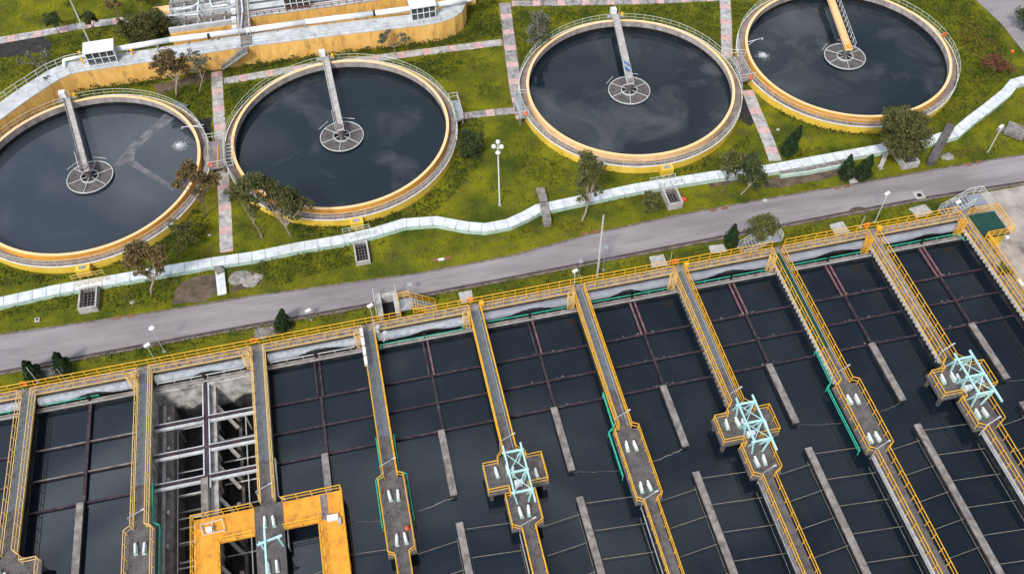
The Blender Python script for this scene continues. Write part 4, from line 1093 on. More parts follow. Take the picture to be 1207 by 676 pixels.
# slanted stair along the yellow wall
a = U(291,55,2.95); b = U(262,78,.4)
t = thing('wall_stair',(b.x,b.y,0),'dark narrow stair descending the yellow wall to the pink and grey path','stair')
g = MB(); n_ = 12; off = Vector((0,-.65,0)); a2 = a+off; b2 = b+off*.3
for k in range(n_):
    p = a2.lerp(b2,(k+.5)/n_); g.box(p.x-.28,p.x+.28,p.y-.45,p.y+.45,p.z-.2,p.z)
g.build('steps','concd',t)
for s in (-.5,.5):
    g = MB(); o = Vector((0,s,0)); g.beam(a2+o,b2+o,.06,.3); railing(g,[a2+o,b2+o],.9,1.0,r=.035); g.build('handrail','galv',t)

# big white pipe ---------------------------------------------------------------------
pts = [U(x,y,z) for x,y,z in ((76,80,2.95),(75,71,3.6),(98,66,3.7),(138,58,3.7),(200,47,3.7),(290,36,3.7),(360,26,3.7),(440,16,3.7),(500,8,3.7),(550,0,3.7),(575,-8,3.7))]
t = thing('white_pipe',(pts[0].x,pts[0].y,0),'long fat white pipe running beside the whitewashed walk','pipe')
g = MB()
for k in range(len(pts)-1):
    r = .2 if k < 3 else .36
    g.tube(pts[k],pts[k+1],r,n=14); g.blob(tuple(pts[k+1]),r,r,r,n=6,jit=0)
g.build('pipe_run','white',t,smooth=True)
g = MB()
for px,py in ((246,43),(441,16)):
    c = U(px,py,3.7); d = (pts[5]-pts[4]).normalized(); g.tube(c-d*.12,c+d*.12,.40,n=16)
g.build('flange','black',t)
g = MB()
for k in range(12):
    c = pts[3].lerp(pts[9],(k+.3)/12); g.box(c.x-.08,c.x+.08,c.y-.1,c.y+.1,2.3,c.z-.3)
g.build('support','galv',t)
g = MB()
for px,py in ((94,63),(97,72),(152,55),(155,61)):
    c = U(px,py,3.4); g.tube(c-Vector((0,0,.45)),c+Vector((0,0,.3)),.12,n=8); g.tube(c+Vector((-.2,0,.3)),c+Vector((.2,0,.3)),.08)
g.build('valve','yellow',t)
# thin orange cable tray
g = MB(); q = [U(x,y,3.0) for x,y in ((205,52),(300,38),(420,21))]
for a,b in zip(q,q[1:]): g.beam(a,b,.1,.12)
tag(g.build('cable_tray','orange',origin=q[0]),'thin orange cable tray lying along the whitewashed walk','tray')
# cabins with white roof and glazed front
def cabin(px0, px1, z, dep, lab, hh=2.0):
    a = U(px0[0],px0[1],z); b = U(px1[0],px1[1],z); d = (b-a); Ln = d.length; d.normalize(); n = Vector((-d.y,d.x,0))
    t = thing('sluice_cabin',((a.x+b.x)/2,(a.y+b.y)/2,z),lab,'cabin','glazed cabins on the channel')
    def q(s,r,h): p = a+d*s+n*r; return (p.x,p.y,z+h)
    g = MB()
    g.add([q(-.15,-.3,hh),q(Ln+.15,-.3,hh),q(Ln+.15,dep,hh+.15),q(-.15,dep,hh+.15),q(-.15,-.3,hh+.12),q(Ln+.15,-.3,hh+.12),q(Ln+.15,dep,hh+.27),q(-.15,dep,hh+.27)],
          [(3,2,1,0),(4,5,6,7),(0,1,5,4),(1,2,6,5),(2,3,7,6),(3,0,4,7)]); g.build('roof','white',t)
    g = MB(); g.add([q(0.03,dep-.1,0),q(Ln-.03,dep-.1,0),q(Ln-.03,dep-.1,hh),q(.03,dep-.1,hh),q(.03,.05,0),q(.03,.05,hh-.03),q(Ln-.03,.05,0),q(Ln-.03,.05,hh-.03)],
                    [(0,1,2,3),(0,4,5,3),(1,6,7,2)]); g.build('back_wall','whitec',t)
    g = MB(); g.add([q(.03,.06,.05),q(Ln-.03,.06,.05),q(Ln-.03,.06,hh-.05),q(.03,.06,hh-.05)],[(0,1,2,3)]); g.build('window','glass',t)
    g = MB()
    for k in range(5): g.beam(q(Ln*k/4,0,0),q(Ln*k/4,0,hh),.10,.10)
    for h in (.05,hh*.5,hh-.08): g.beam(q(0,0.0,h),q(Ln,0.0,h),.08,.07)
    g.build('window_frame','white',t)
cabin((106,78),(139,73),2.93,1.9,'white roofed glazed cabin by the tall pole at the left end of the channel')
cabin((486,25),(514,20.5),2.93,1.9,'white roofed glazed cabin at the rounded right end of the yellow channel')
cabin((337,13),(366,9),3.0,1.9,'white roofed glazed cabin on the upper channel, cut by the top edge')
# sheds & pipework top-left
c = U(190,15,2.5); t = thing('shed',(c.x,c.y,0),'small shed with sloping white and orange roof at the tray block corner','shed')
P4 = [U(x,y,2.5) for x,y in ((183,14),(196,5),(196,15),(185,17))]
g = MB(); w0,w1,w2,w3 = c.x-.9,c.x+.9,c.y-.9,c.y+1.0
g.box(w0,w1,w2,w3,0,2.1); g.build('wall','whitec',t)
g = MB(); g.add([(w0-.2,w2-.2,2.12),(w1+.2,w2-.2,2.12),(w1+.2,w3+.2,2.6),(w0-.2,w3+.2,2.6),(w0-.2,w2-.2,2.22),(w1+.2,w2-.2,2.22),(w1+.2,w3+.2,2.7),(w0-.2,w3+.2,2.7)],[(3,2,1,0),(4,5,6,7),(0,1,5,4),(1,2,6,5),(2,3,7,6),(3,0,4,7)]); g.build('roof',['peach'],t)
for (a,b,c_,z,lab) in (((234,0),(233,17),(190,19),3.4,'white pipe standing over the tray block'),((206,12),(225,9),(240,0),3.0,'white pipe bent across the left of the tray block'),((284,-4),(286,12),(284,34),3.4,'white pipe with valves running to the gangway'),((247,0),(250,8),(268,6),3.0,'white pipe in the middle of the tray block')):
    g = MB(); q = [U(*a,z),U(*b,z),U(*c_,z)]; g.path(q,.11,n=8)
    for p in q: g.tube(p,Vector((p.x,p.y,2.0)),.07)
    tag(g.build('white_riser','white',origin=q[0]),lab,'pipe')
# tall pole by the cabin
def pole(name, base, top, z0, r, m_, lab, cat, head=None, group=None):
    b = U(*base,z0)
    h = min((math.hypot(P(b+Vector((0,0,k*.1)))[0]-top[0],P(b+Vector((0,0,k*.1)))[1]-top[1]),k*.1) for k in range(5,160))[1]
    t = thing(name,tuple(b),lab,cat,group); e = b+Vector((0,0,h))
    g = MB(); g.tube(b,e,r,r*.65,n=8); g.build('pole',m_,t)
    g = MB(); g.box(b.x-.16,b.x+.16,b.y-.16,b.y+.16,z0,z0+.08); g.build('base_plate','galv',t)
    if head == 'triple':
        g = MB()
        for a in (0,2.1,4.2): g.path([e-Vector((0,0,.5)),e+Vector((.4*math.cos(a+3.4),.4*math.sin(a+3.4),-.2))],.05)
        g.build('arm','white',t)
        for a in (0,2.1,4.2):
            g = MB(); g.blob((e.x+.48*math.cos(a+3.4),e.y+.48*math.sin(a+3.4),e.z),.26,.26,.26,n=8,jit=0); g.build('globe','white',t,smooth=True)
        g = MB(); g.blob(tuple(e+Vector((0,0,-1.1))),.3,.3,.14,n=6,jit=0); g.build('collar','white',t)
    if head == 'flood':
        g = MB(); g.beam(e-Vector((.25,0,0)),e+Vector((.3,.2,.05)),.32,.16); g.build('lamp_head','white',t)
    if head == 'dish':
        g = MB(); g.tube(e+Vector((0,0,-.03)),e+Vector((0,0,.1)),.2,.28,n=14); g.build('lamp_head','galv' if m_=='galv' else 'white',t)
    if head == 'ball':
        g = MB(); g.blob(tuple(e),.2,.2,.2,n=8,jit=0); g.build('globe','white',t,smooth=True)
    return t
pole('mast',(108,55),(80,0),2.93,.11,'rail','tall thin mast beside the glazed cabin at the upper left','mast')
pole('street_lamp',(589,242),(586,171),0,.10,'white','white street lamp with three globes on the lawn below the middle tanks','lamp','triple')
pole('mast',(704,326),(712,254),0,.12,'rail','tall thin grey mast beside the header walkway','mast')
pole('sign_post',(711,318),(713,292),0,.05,'galv','short post with dark round head just right of the tall mast','post','dish')
pole('lamp_post',(676,347),(677,320),.0,.05,'white','short pale post with square lamp left of the tall mast','post','flood')
pole('lamp_post',(683,326),(682,308),0,.05,'galv','short grey post with disc at the kerb left of the tall mast','post','dish')
pole('lamp_post',(1031,262),(1050,231),0,.06,'rail','slim street lamp with white head leaning over the road at the right','lamp','flood')
pole('lamp_post',(1014,268),(1021,255),DZ,.04,'rail','short pole on the header rail at the eighth walkway head','post')
pole('lamp_post',(186,430),(167,411),.8,.05,'rail','short floodlight pole nearest the two left cypresses','lamp','flood')
pole('lamp_post',(194,414),(177,388),0,.05,'rail','slim lamp with white dish head at the kerb near the left end','lamp','dish')
pole('lamp_post',(45,450),(29,434),.8,.05,'rail','short leaning pole at the far left of the header walkway','post')
pole('lamp_post',(78,449),(73,430),.8,.04,'rail','thin short pole beside the bushy left cypress','post')
pole('sign_post',(366,377),(364,367),0,.04,'galv','tiny post with white plate on the kerb grass','post','flood')
pole('lamp_post',(440,378),(436,361),1.2,.05,'rail','short lamp with white head left of the concrete chamber','lamp','flood')
pole('sign_post',(485,350),(483,336),0,.05,'galv','short post with dark round head by the yellow stair','post','dish')
pole('lamp_post',(310,398),(304,386),1.0,.05,'rail','short pole at the head of the third walkway','post')
pole('lamp_post',(788,318),(791,297),1.0,.04,'rail','thin pole at the head of the seventh walkway','post')
pole('lamp_post',(1164,180),(1184,152),0,.07,'rail','slim lamp leaning on the lawn at the far right','lamp','flood')
pole('lamp_post',(1124,250),(1131,240),DZ,.05,'rail','short lamp with white head above the grey steel stair','lamp','flood')
pole('lamp_post',(1185,283),(1180,288),DZ,.05,'rail','stubby white lamp on the rail of the rightmost walkway','lamp','ball')

# ================================================================== DRAIN CHANNEL (mint)
top = [(-400,420),(-40,361),(0,350.5),(65,336),(151,321),(251,303.5),(299,296.5),(350,286),(403,277),(440,268.5),(476,257.5),(514,254.8),(551,261.5),(572,263),(599,258),(620,248.5),(634,240.5),(650,237.5),(683,230.5),(751,216),(841,201.5),(905,194),(976,181),(1042,169),(1085,163),(1110,156),(1126,152),(1145,136),(1165,121),(1186,104),(1196,92),(1207,89),(1245,82)]
cpts = [U(x,y+4.8,.62) for x,y in top]; cpts = [(p.x,p.y) for p in cpts]
t = thing('drain_channel',(50,13,0),'winding pale channel with mint green side crossing the lawn beside the road','channel')
g = MB(); g.ribbon(cpts,1.25,-.1,.55); g.build('side_wall','mint',t)
cov = MB(); cov.ribbon(cpts,1.30,.553,.62)
NOGRASS.append(offs(cpts,.75)[0]+offs(cpts,.75)[1][::-1])
g = cov; g.mi = 1
s = 0
for k in range(len(cpts)-1):
    a = Vector(cpts[k]); b = Vector(cpts[k+1]); d = (b-a); Ln = d.length; d.normalize(); n = Vector((-d.y,d.x))
    q = -s % 1.45
    while q < Ln:
        p = a+d*q; p0 = p-n*.645; p1 = p+n*.645
        g.beam((p0.x,p0.y,.622),(p1.x,p1.y,.622),.045,.03)
        g.beam((p0.x,p0.y,.3),(p0.x,p0.y,.9),.035,.035) if random.random()<.75 else None
        q += 1.45
    s += Ln
g.build('cover',['chantop','galv'],t)
# steps patch at x 920-1000
q = [U(x,y,.3) for x,y in ((919,205),(950,201),(995,192))]
g = MB(); g.ribbon([(p.x,p.y) for p in q],.9,0,.5); tag(g.build('side_trough','mint',origin=q[0]),'mint edged side trough attached below the channel at the right','trough')
g = MB(); g.ribbon([(p.x,p.y+.06) for p in q],.6,.5,.53); g.ribbon([(p.x,p.y+.06) for p in q],.1,.53,.56); tag(g.build('trough_cover','conc',origin=q[0]),'grey cover slab on the side trough at the right','slab')
g = MB(); a = U(259,318,.4); b = U(262,347,.4); g.beam(a,b,.95,.12); tag(g.build('branch_cover','chantop',origin=a),'short white branch cover crossing the bare soil below the pink and grey path','slab')
g = MB(); a = U(256,313,.5); b = U(260,322,.5); g.beam(a,b,.8,.2); tag(g.build('grate_cover','conc',origin=a),'small dark slab where the branch meets the winding channel','slab')
# slabs crossing
def slab(px, z, w_, th, lab, m_='conc'):
    g = MB(); q = [U(x,y,z) for x,y in px]
    for a,b in zip(q,q[1:]): g.beam(a,b+(b-a).normalized()*.1,w_,th)
    for p in (q[0],q[-1]): g.box(p.x-w_/2.2,p.x+w_/2.2,p.y-.3,p.y+.3,0,z-th/2-.01)
    tag(g.build('concrete_slab',m_,origin=q[0]),lab,'slab')
slab([(637,222),(641,238),(645,260)],.75,.95,.22,'bent concrete slab bridging the winding channel near the globe lamp')
slab([(1121,147),(1099,188)],.7,1.0,.22,'dark concrete slab bridging the winding channel at the right','concd')
slab([(1002,200),(1006,214)],.1,1.0,.1,'small concrete ramp between the two tilted cypresses','concl')
slab([(1186,150),(1207,158)],.5,2.2,.5,'weathered concrete block on the lawn at the right edge')
slab([(1046,178),(1038,196)],.3,.5,.2,'narrow concrete strip left of the big right tree','concl')
# grated chambers
def chamber(px, sx, sy, h, lab, barsn=4):
    c = U(*px,h); t = thing('drain_chamber',(c.x,c.y,0),lab,'chamber','concrete drain chambers with open grating')
    x0,x1,y0,y1 = c.x-sx/2,c.x+sx/2,c.y-sy/2,c.y+sy/2
    g = MB(); w_ = .18
    g.box(x0,x1,y0,y0+w_,0,h); g.box(x0,x1,y1-w_,y1,0,h); g.box(x0,x0+w_,y0+w_,y1-w_,0,h); g.box(x1-w_,x1,y0+w_,y1-w_,0,h); g.build('wall','concl',t)
    g = MB(); g.box(x0+w_,x1-w_,y0+w_,y1-w_,0,.1); g.build('pit','black',t)
    g = MB(); n = barsn
    for k in range(1,n): x = x0+w_+(x1-x0-2*w_)*k/n; g.beam((x,y0+w_,h-.12),(x,y1-w_,h-.12),.07,.07)
    for k in range(1,n+2): y = y0+w_+(y1-y0-2*w_)*k/(n+2); g.beam((x0+w_,y,h-.2),(x1-w_,y,h-.2),.06,.06)
    g.build('grating','grating',t)
    g = MB(); railing(g,[(x0-.2,y1+.5,.46),(x1+.9,y1+.7,.46)],.8,.8,r=.03); railing(g,[(x0-.9,y1+1.6,.46),(x1+.5,y1+1.7,.46)],.8,.8,r=.03); g.build('rail','yellowpale' if px[0]<400 else 'railgreen',t)
    NOGRASS.append([(x0,y0),(x1,y0),(x1,y1),(x0,y1)])
chamber((103,350),1.9,2.9,.9,'grated concrete chamber nearest the left edge beside the road')
chamber((426,296),1.6,3.0,.6,'grated concrete chamber below the second round tank')
chamber((793,230),1.7,2.6,1.0,'grated concrete chamber below the peach rimmed tank')
chamber((1070,184),2.0,2.4,.9,'concrete chamber under the big tree at the right')
# road drains
def small(name, px, sx, sy, z, h, m_, lab, cat, group=None, hole=None):
    c = U(*px,z); g = MB(); g.box(c.x-sx/2,c.x+sx/2,c.y-sy/2,c.y+sy/2,z-.03,z+h)
    if hole: 
        g.mi = 1; g.box(c.x-hole/2,c.x+hole/2,c.y-hole/2,c.y+hole/2,z+h,z+h+.01)
    return tag(g.build(name,[m_,'black'] if hole else m_,origin=c),lab,cat,group)
for (a,b,lab) in (((138,374.5),(154,372),'at the left, below the first grated chamber'),((513,306.5),(528,304),'below the second grated chamber'),((690,275),(703,272.5),'left of the tall mast'),((841,247.5),(854,245),'right of the tall mast'),((987,221.5),(998,219.5),'near the tilted cypresses'),((1142,194),(1154,191),'at the right end')):
    small('drain_grate',a,.75,.38,.04,.03,'rust','left one of two rusty kerb drains '+lab,'drain','rusty kerb drains')
    small('drain_grate',b,.75,.38,.04,.03,'rust','right one of two rusty kerb drains '+lab,'drain','rusty kerb drains')
small('manhole',(1083.5,230),1.15,1.15,.03,.02,'concl','square pale manhole frame with dark centre in the road','manhole',hole=.5)
small('manhole',(44,377),.5,.5,.04,.1,'concl','tiny square manhole in the grass at the left','manhole',hole=.25)
small('gutter_cover',(520,305.5),.7,.3,.05,.03,'white','white painted kerb block between two rusty drains','cover')
for (px,s,lab) in (((156,356),.32,'pale round boulder in the grass beside the road at the left'),((282,328),1.25,'big flat grey rock near the bare soil, left one'),((296,333),.9,'big flat grey rock near the bare soil, right one'),((303,327),.7,'smaller pale rock beside the big flat rocks'),((247,277),.2,'small white stone on the lawn left of the pink path'),((917,153),.25,'small white stone beside the path between the right tanks'),((902,236),.35,'pale stone at the road kerb'),((1117,185),.8,'flat pale slab stone on the lawn at the right')):
    c = U(*px,0); g = MB(); g.blob((c.x,c.y,.02),s,s*.75,s*.35,n=7,jit=.16)
    tag(g.build('rock','rock' if s>.5 else 'concl',origin=c),lab,'rock')
small('hydrant_cover',(806,236),.5,.5,.05,.25,'red','small red box beside the third grated chamber','box')
small('red_box',(1193,61),.35,.35,.05,.2,'redorange','small red box at the verge of the upper right road','box')
c = U(1190,330,.05)

# ================================================================== VEGETATION
def leafmesh(g, pts, size, up=.3):
    """one small folded leaf quad per point"""
    n = len(pts); a = rng.normal(size=(n,3)); a[:,2] += up*rng.choice([-1,1],n)
    a /= np.linalg.norm(a,axis=1)[:,None]
    b = np.cross(a, rng.normal(size=(n,3))); b /= np.linalg.norm(b,axis=1)[:,None]+1e-9
    c = np.cross(a,b); s = size*(.6+.8*rng.random(n))[:,None]
    P0 = pts-b*s-c*s*.5; P1 = pts+b*s-c*s*.5; P2 = pts+b*s*.7+c*s*.6; P3 = pts-b*s*.7+c*s*.6
    o = len(g.v); A = np.stack([P0,P1,P2,P3],1).reshape(-1,3)
    g.v += [tuple(x) for x in A.tolist()]
    g.f += [(o+4*k,o+4*k+1,o+4*k+2,o+4*k+3) for k in range(n)]; g.m += [g.mi]*n
def clump(c, r, n):
    """points in the shell of an uneven blob"""
    d = rng.normal(size=(n,3)); d /= np.linalg.norm(d,axis=1)[:,None]
    q = r*(rng.random(n)**.4)[:,None]
    return np.array(c)+d*q*np.array([1,1,.8])
def tree(base, blobs, lab, leaf='leaf', bark='bark', dens=1.0, cat='tree', lsize=.11, kind='tree', tr=.14, z0=0.0):
    """blobs: crown clumps (px, py, radius in metres), standing round the trunk's own depth"""
    b = U(*base,z0); t = thing(kind,tuple(b),lab,cat)
    T = MB(); C_ = MB()
    cs = []
    for (x,y,r) in blobs:
        dy = random.uniform(-.5,.5)*min(1.2,r); p = V(x,y,b.y+dy); cs.append((p,r*1.25))
    mid = sum((c for c,_ in cs),Vector())/len(cs); zt = max(1.0,min(c.z for c,_ in cs)*.55)
    fork = b.lerp(Vector((mid.x,mid.y,zt)),.9); fork.z = max(.6,zt)
    mid1 = b.lerp(fork,.5)+Vector((random.uniform(-.12,.12),random.uniform(-.1,.1),0))
    T.tube(b-Vector((0,0,.1)),mid1,tr,tr*.8,n=8); T.tube(mid1,fork,tr*.8,tr*.65,n=8)
    for c,r in cs:
        m1 = fork.lerp(c,.55)+Vector((random.uniform(-.2,.2),random.uniform(-.2,.2),random.uniform(0,.2)))
        T.tube(fork,m1,tr*.55,tr*.35,n=6); T.tube(m1,c,tr*.35,tr*.12,n=5)
        for k in range(3):
            e = c+Vector([random.uniform(-1,1)*r*.8 for _ in range(3)]); T.tube(m1.lerp(c,.5),e,tr*.2,tr*.07,n=4)
        sub = max(4,int(6*r*r)+4)
        for k in range(sub):
            d = Vector([random.gauss(0,1) for _ in range(3)]).normalized()*r*random.uniform(.35,.95); d.z *= .75
            rr = r*random.uniform(.2,.42)
            leafmesh(C_, clump(tuple(c+d),rr*1.25,int(150*dens*rr*rr/(.16)*.5)+14), lsize*.85)
    T.build('trunk',bark,t); C_.build('crown',leaf,t)
    return t
tree((240,256),[(215,208,.9),(228,203,1.0),(240,210,1.0),(220,198,.8),(250,210,.8),(236,222,.7),(208,215,.6)],'tree with reddish brown crown leaning over the rim between the two leftmost tanks','leafbrown','barkd',.9)
tree((344,278),[(300,212,1.0),(315,220,1.1),(330,230,1.2),(345,235,1.2),(358,240,.9),(290,218,.8),(335,248,.9),(322,238,1.0),(350,252,.7),(306,232,.7)],'wide olive tree hanging over the rim of the second round tank','leaf','bark',.8)
tree((309,280),[(283,222,.9),(292,232,.9),(300,245,.8),(275,228,.8)],'smaller olive tree left of the wide one by the second round tank','leaf','bark',.6,tr=.1)
tree((178,347),[(152,300,1.0),(165,295,1.1),(180,300,1.1),(190,308,.8),(160,312,.9),(172,318,.7),(186,318,.6),(150,310,.6)],'grey brown tree growing through the winding channel at the left','leafbrown','bark',.9)
tree((213,297),[(210,272,.8),(222,268,.8),(228,280,.7),(216,283,.7),(206,264,.6)],'thin dark tree between the leftmost tank rim and the channel','leaf','barkd',.5,tr=.08)
tree((208,114),[(186,72,.9),(198,68,1.1),(211,72,1.0),(190,82,.9),(205,82,.9),(218,80,.7)],'leafy tree with pale forked trunk in front of the yellow wall','leafbrown','bark',1.0)
tree((235,110),[(226,66,.7),(233,72,.8),(242,72,.6),(229,80,.6)],'slender sparse tree beside the leafy one before the yellow wall','leafgrey','bark',.5,tr=.08)
tree((465,65),[(452,42,.7),(456,38,.5),(474,44,.6),(480,46,.5),(450,50,.5)],'small forked sapling in front of the yellow wall above the second tank','leafgrey','bark',.7,tr=.07)
tree((686,260),[(692,186,.9),(698,190,.9),(690,200,1.0),(702,200,.8),(694,212,.9),(686,218,.7),(704,225,.6),(684,230,.6),(711,196,.5)],'tall slender tree between the peach rimmed tank and the road','leaf','bark',.8)
tree((624,62),[(634,20,.9),(638,28,1.0),(630,36,1.0),(636,44,.9),(628,50,.8),(641,38,.7)],'grey slender tree left of the peach rimmed tank at the top','leafgrey','bark',.9,tr=.09)
tree((851,226),[(856,184,.8),(862,190,1.0),(868,182,.8),(853,196,.7),(870,195,.7),(864,202,.6)],'left one of two trees at the channel right of the peach rimmed tank','leaf','barkd',.8,tr=.1)
tree((873,229),[(878,190,.9),(888,190,.9),(884,202,1.0),(896,205,.8),(876,208,.8),(891,214,.7),(902,210,.6)],'dark right one of two trees at the channel right of the peach rimmed tank','leafdark','bark',.8,tr=.1)
tree((1066,190),[(1055,140,1.3),(1068,136,1.3),(1080,145,1.3),(1058,155,1.4),(1072,160,1.4),(1086,158,1.1),(1062,172,1.2),(1078,174,1.1),(1050,165,.9),(1065,148,1.2)],'large dense olive tree below the rightmost round tank','leaf','barkd',1.0)
tree((178,50),[(150,30,1.2),(165,22,1.4),(182,20,1.4),(198,28,1.2),(158,40,1.3),(175,36,1.5),(192,42,1.2),(145,38,.9)],'broad dense olive tree at the corner of the tray block','leaf','barkd',.9)
tree((222,44),[(208,28,.8),(215,32,.9),(222,30,.7)],'small grey tree against the tray block','leafgrey','barkd',.7,tr=.08)
tree((73,42),[(60,20,.9),(66,24,.8),(56,26,.7)],'dark small tree at the left of the upper left path','leafdark','barkd',.7,tr=.08)
tree((118,42),[(103,18,.8),(108,22,.7),(104,26,.6)],'round dark tree crossing the upper left path','leafdark','barkd',.9,tr=.08)
tree((142,27),[(134,6,.7),(138,2,.7),(130,2,.6)],'sapling with yellow leaves cut by the top edge','leafbrown','bark',.6,tr=.06)
tree((165,10),[(162,-4,.8),(170,-8,.9),(175,-2,.6)],'thin tree cut by the top edge above the broad olive tree','leaf','barkd',.6,tr=.07)
tree((82,112),[(60,99,.6),(50,102,.7),(43,98,.5),(55,93,.5)],'dark palm like tree hanging over the white walk at the left','leafdark','bark',.7,tr=.09)
tree((52,84),[(35,66,.7),(48,62,.8),(44,74,.6),(25,72,.6),(56,72,.5)],'nearly bare pale tree on the lawn left of the white walk','leafgrey','bark',.15,tr=.08)
tree((1205,35),[(1212,20,1.4)],'dark shrub tree at the top right road verge','leafdark','barkd',.6)
# cypresses
def cypress(base, top, r, lab, kind='cypress_tree', leaf='cypress'):
    b = U(*base,0); 
    h = max(1.0, min((math.hypot(P(b+Vector((0,0,k*.1)))[0]-top[0],P(b+Vector((0,0,k*.1)))[1]-top[1]),k*.1) for k in range(5,90))[1])
    t = thing(kind,tuple(b),lab,'tree'); tip = V(*top,b.y); tip = b.lerp(tip,1) if abs(tip.z-h)<3 else b+Vector((0,0,h))
    g = MB(); g.tube(b,b.lerp(tip,.8),.08,.03,n=6); g.build('trunk','barkd',t)
    g = MB()
    n = int(1500*h/3)
    u = rng.random(n)*.97+.03; a = rng.random(n)*6.283
    prof = r*np.minimum(1,(u/.12))**.6*(1-u)**.75*1.15
    q = prof*(.6+.5*rng.random(n))*(1+.22*np.sin(a*3+u*14))
    pts = np.array(b)[None,:]+u[:,None]*np.array(tip-b)[None,:]+np.stack([q*np.cos(a),q*np.sin(a),np.zeros(n)],1)
    leafmesh(g,pts,.09); g.build('crown',leaf,t)
cypress((76,438),(64,415),.95,'bushy dark cypress, right one of the pair at the left end of the road')
cypress((44,445),(27,425),.9,'dark cypress, left one of the pair at the left end of the road')
cypress((333,387),(332,364),.85,'small upright cypress beside the concrete pad left of the chamber')
cypress((861,289),(867,264),.85,'dark upright cypress at the kerb right of the tall mast')
cypress((926,182),(945,148),.95,'slim dark cypress right of the path between the right tanks')
cypress((996,210),(1004,182),.9,'dark tilted cypress, left one of the pair at the channel')
cypress((1014,210),(1029,182),.95,'dark tilted cypress, right one of the pair at the channel')
tree((900,292),[(892,262,.8),(902,262,.9),(912,266,.8),(898,272,.8),(885,270,.6),(908,274,.6)],'round bush with spiky leaves beside the small grey stair','leaf','barkd',1.0,kind='bush',cat='bush',tr=.07)
tree((1181,328),[(1182,318,.8),(1185,326,.7)],'green bush below the raised green platform','leaf','barkd',1.0,kind='bush',cat='bush',tr=.05)
tree((552,182),[(548,160,.9),(556,168,1.1),(550,176,1.1),(560,178,.8),(546,170,.8)],'rounded grey green bush right of the second round tank','leafdark','barkd',1.2,kind='bush',cat='bush',tr=.06)
tree((1176,88),[(1168,72,.8),(1180,76,.9),(1187,80,.7),(1162,74,.6),(1176,68,.6)],'bush with red leaves on the slope at the right','flower','barkd',.8,kind='bush',cat='bush',tr=.05)
tree((770,250),[(768,232,.8),(775,240,.8),(766,242,.7)],'leafy bush left of the third grated chamber','leaf','barkd',1.0,kind='bush',cat='bush',tr=.05)

# low ground cover and hedges -------------------------------------------------
def cover(px, hgt, dens, leaf, lab, cat='ground cover', lsize=.11, lump=1.0):
    poly = [tuple(U(x,y)[:2]) for x,y in px]
    xs = [p[0] for p in poly]; ys = [p[1] for p in poly]
    A = (max(xs)-min(xs))*(max(ys)-min(ys)); n = int(A*dens); pts = []
    X = rng.uniform(min(xs),max(xs),n); Y = rng.uniform(min(ys),max(ys),n)
    for x, y in zip(X,Y):
        if not inpoly(x,y,poly): continue
        if any(inpoly(x,y,q) for q in NOGRASS): continue
        k = .5+.5*math.sin(x*2.1*lump+math.sin(y*1.7)*2)*math.cos(y*2.3*lump+x*.6)
        e = .35+.65*k
        if random.random() > .35+.65*k: continue
        pts.append((x,y,random.uniform(.2,1)*hgt*e))
    if not pts: return
    g = MB(); leafmesh(g,np.array(pts),lsize,up=1.0)
    tag(g.build('ground_cover',leaf),lab,cat,kind='stuff')
cover([(85,106),(180,94),(250,78),(250,90),(200,98),(130,108),(95,118)],.9,42,'shrub_dark','dark hedge row at the foot of the yellow wall on the left','hedge')
cover([(266,90),(300,72),(420,57),(530,42),(560,35),(592,28),(592,42),(540,54),(420,66),(300,84),(268,96)],.8,42,'shrub_dark','dark hedge row at the foot of the yellow wall above the second tank','hedge')
cover([(552,5),(585,2),(590,38),(560,44),(548,25)],.7,38,'shrub','tangled shrubs at the rounded end of the yellow wall','shrubs')
cover([(180,100),(246,92),(249,140),(226,142),(210,122)],.5,40,'shrub','green shrub square between the leftmost tank and the path','shrubs')
cover([(264,104),(330,90),(300,110),(275,135),(264,140)],.5,40,'shrub','green shrub wedge left of the second round tank','shrubs')
cover([(475,77),(520,65),(545,75),(530,95),(505,88)],.8,40,'shrub_dark','dark shrubs above the second round tank','shrubs')
cover([(604,14),(690,8),(700,18),(650,30),(612,80),(606,60)],.4,34,'shrub','shrubs at the upper left of the peach rimmed tank','shrubs')
cover([(690,8),(848,4),(850,62),(800,35),(750,18),(700,18)],.35,30,'shrub','shrub bed above the peach rimmed tank','shrubs')
cover([(862,4),(895,3),(875,30),(868,60),(862,60)],.4,34,'shrub','shrub bed left of the rightmost tank','shrubs')
cover([(1018,0),(1145,0),(1180,40),(1195,80),(1150,130),(1100,160),(1095,120),(1130,90),(1125,50),(1080,10)],.6,26,'shrub','rough slope of shrubs right of the rightmost tank','shrubs',lump=.6)
cover([(1130,25),(1160,30),(1185,60),(1150,70),(1130,50)],.6,22,'weed','brownish weeds on the slope at the right','weeds')
cover([(884,100),(920,135),(980,160),(1045,160),(1040,150),(980,146),(920,122),(890,98)],.5,36,'shrub_dark','dark shrub belt around the foot of the rightmost tank','shrubs')
cover([(545,135),(570,145),(570,190),(548,215),(520,245),(480,262),(430,270),(425,262),(480,248),(525,215),(545,170)],.5,34,'shrub_dark','dark shrub belt around the right foot of the second tank','shrubs')
cover([(350,268),(415,266),(420,275),(350,282)],.5,34,'shrub_dark','dark shrub belt below the second tank','shrubs')
cover([(300,306),(350,292),(415,284),(418,312),(380,322),(325,338),(305,325)],.6,40,'shrub','low shrub bank between the channel and the road','shrubs')
cover([(215,322),(130,338),(120,352),(140,364),(190,358),(214,345)],.5,34,'shrub','low shrub bank right of the leftmost grated chamber','shrubs')
cover([(0,352),(92,344),(92,364),(60,366),(0,372)],.5,28,'shrub','low shrubs left of the leftmost grated chamber','shrubs')
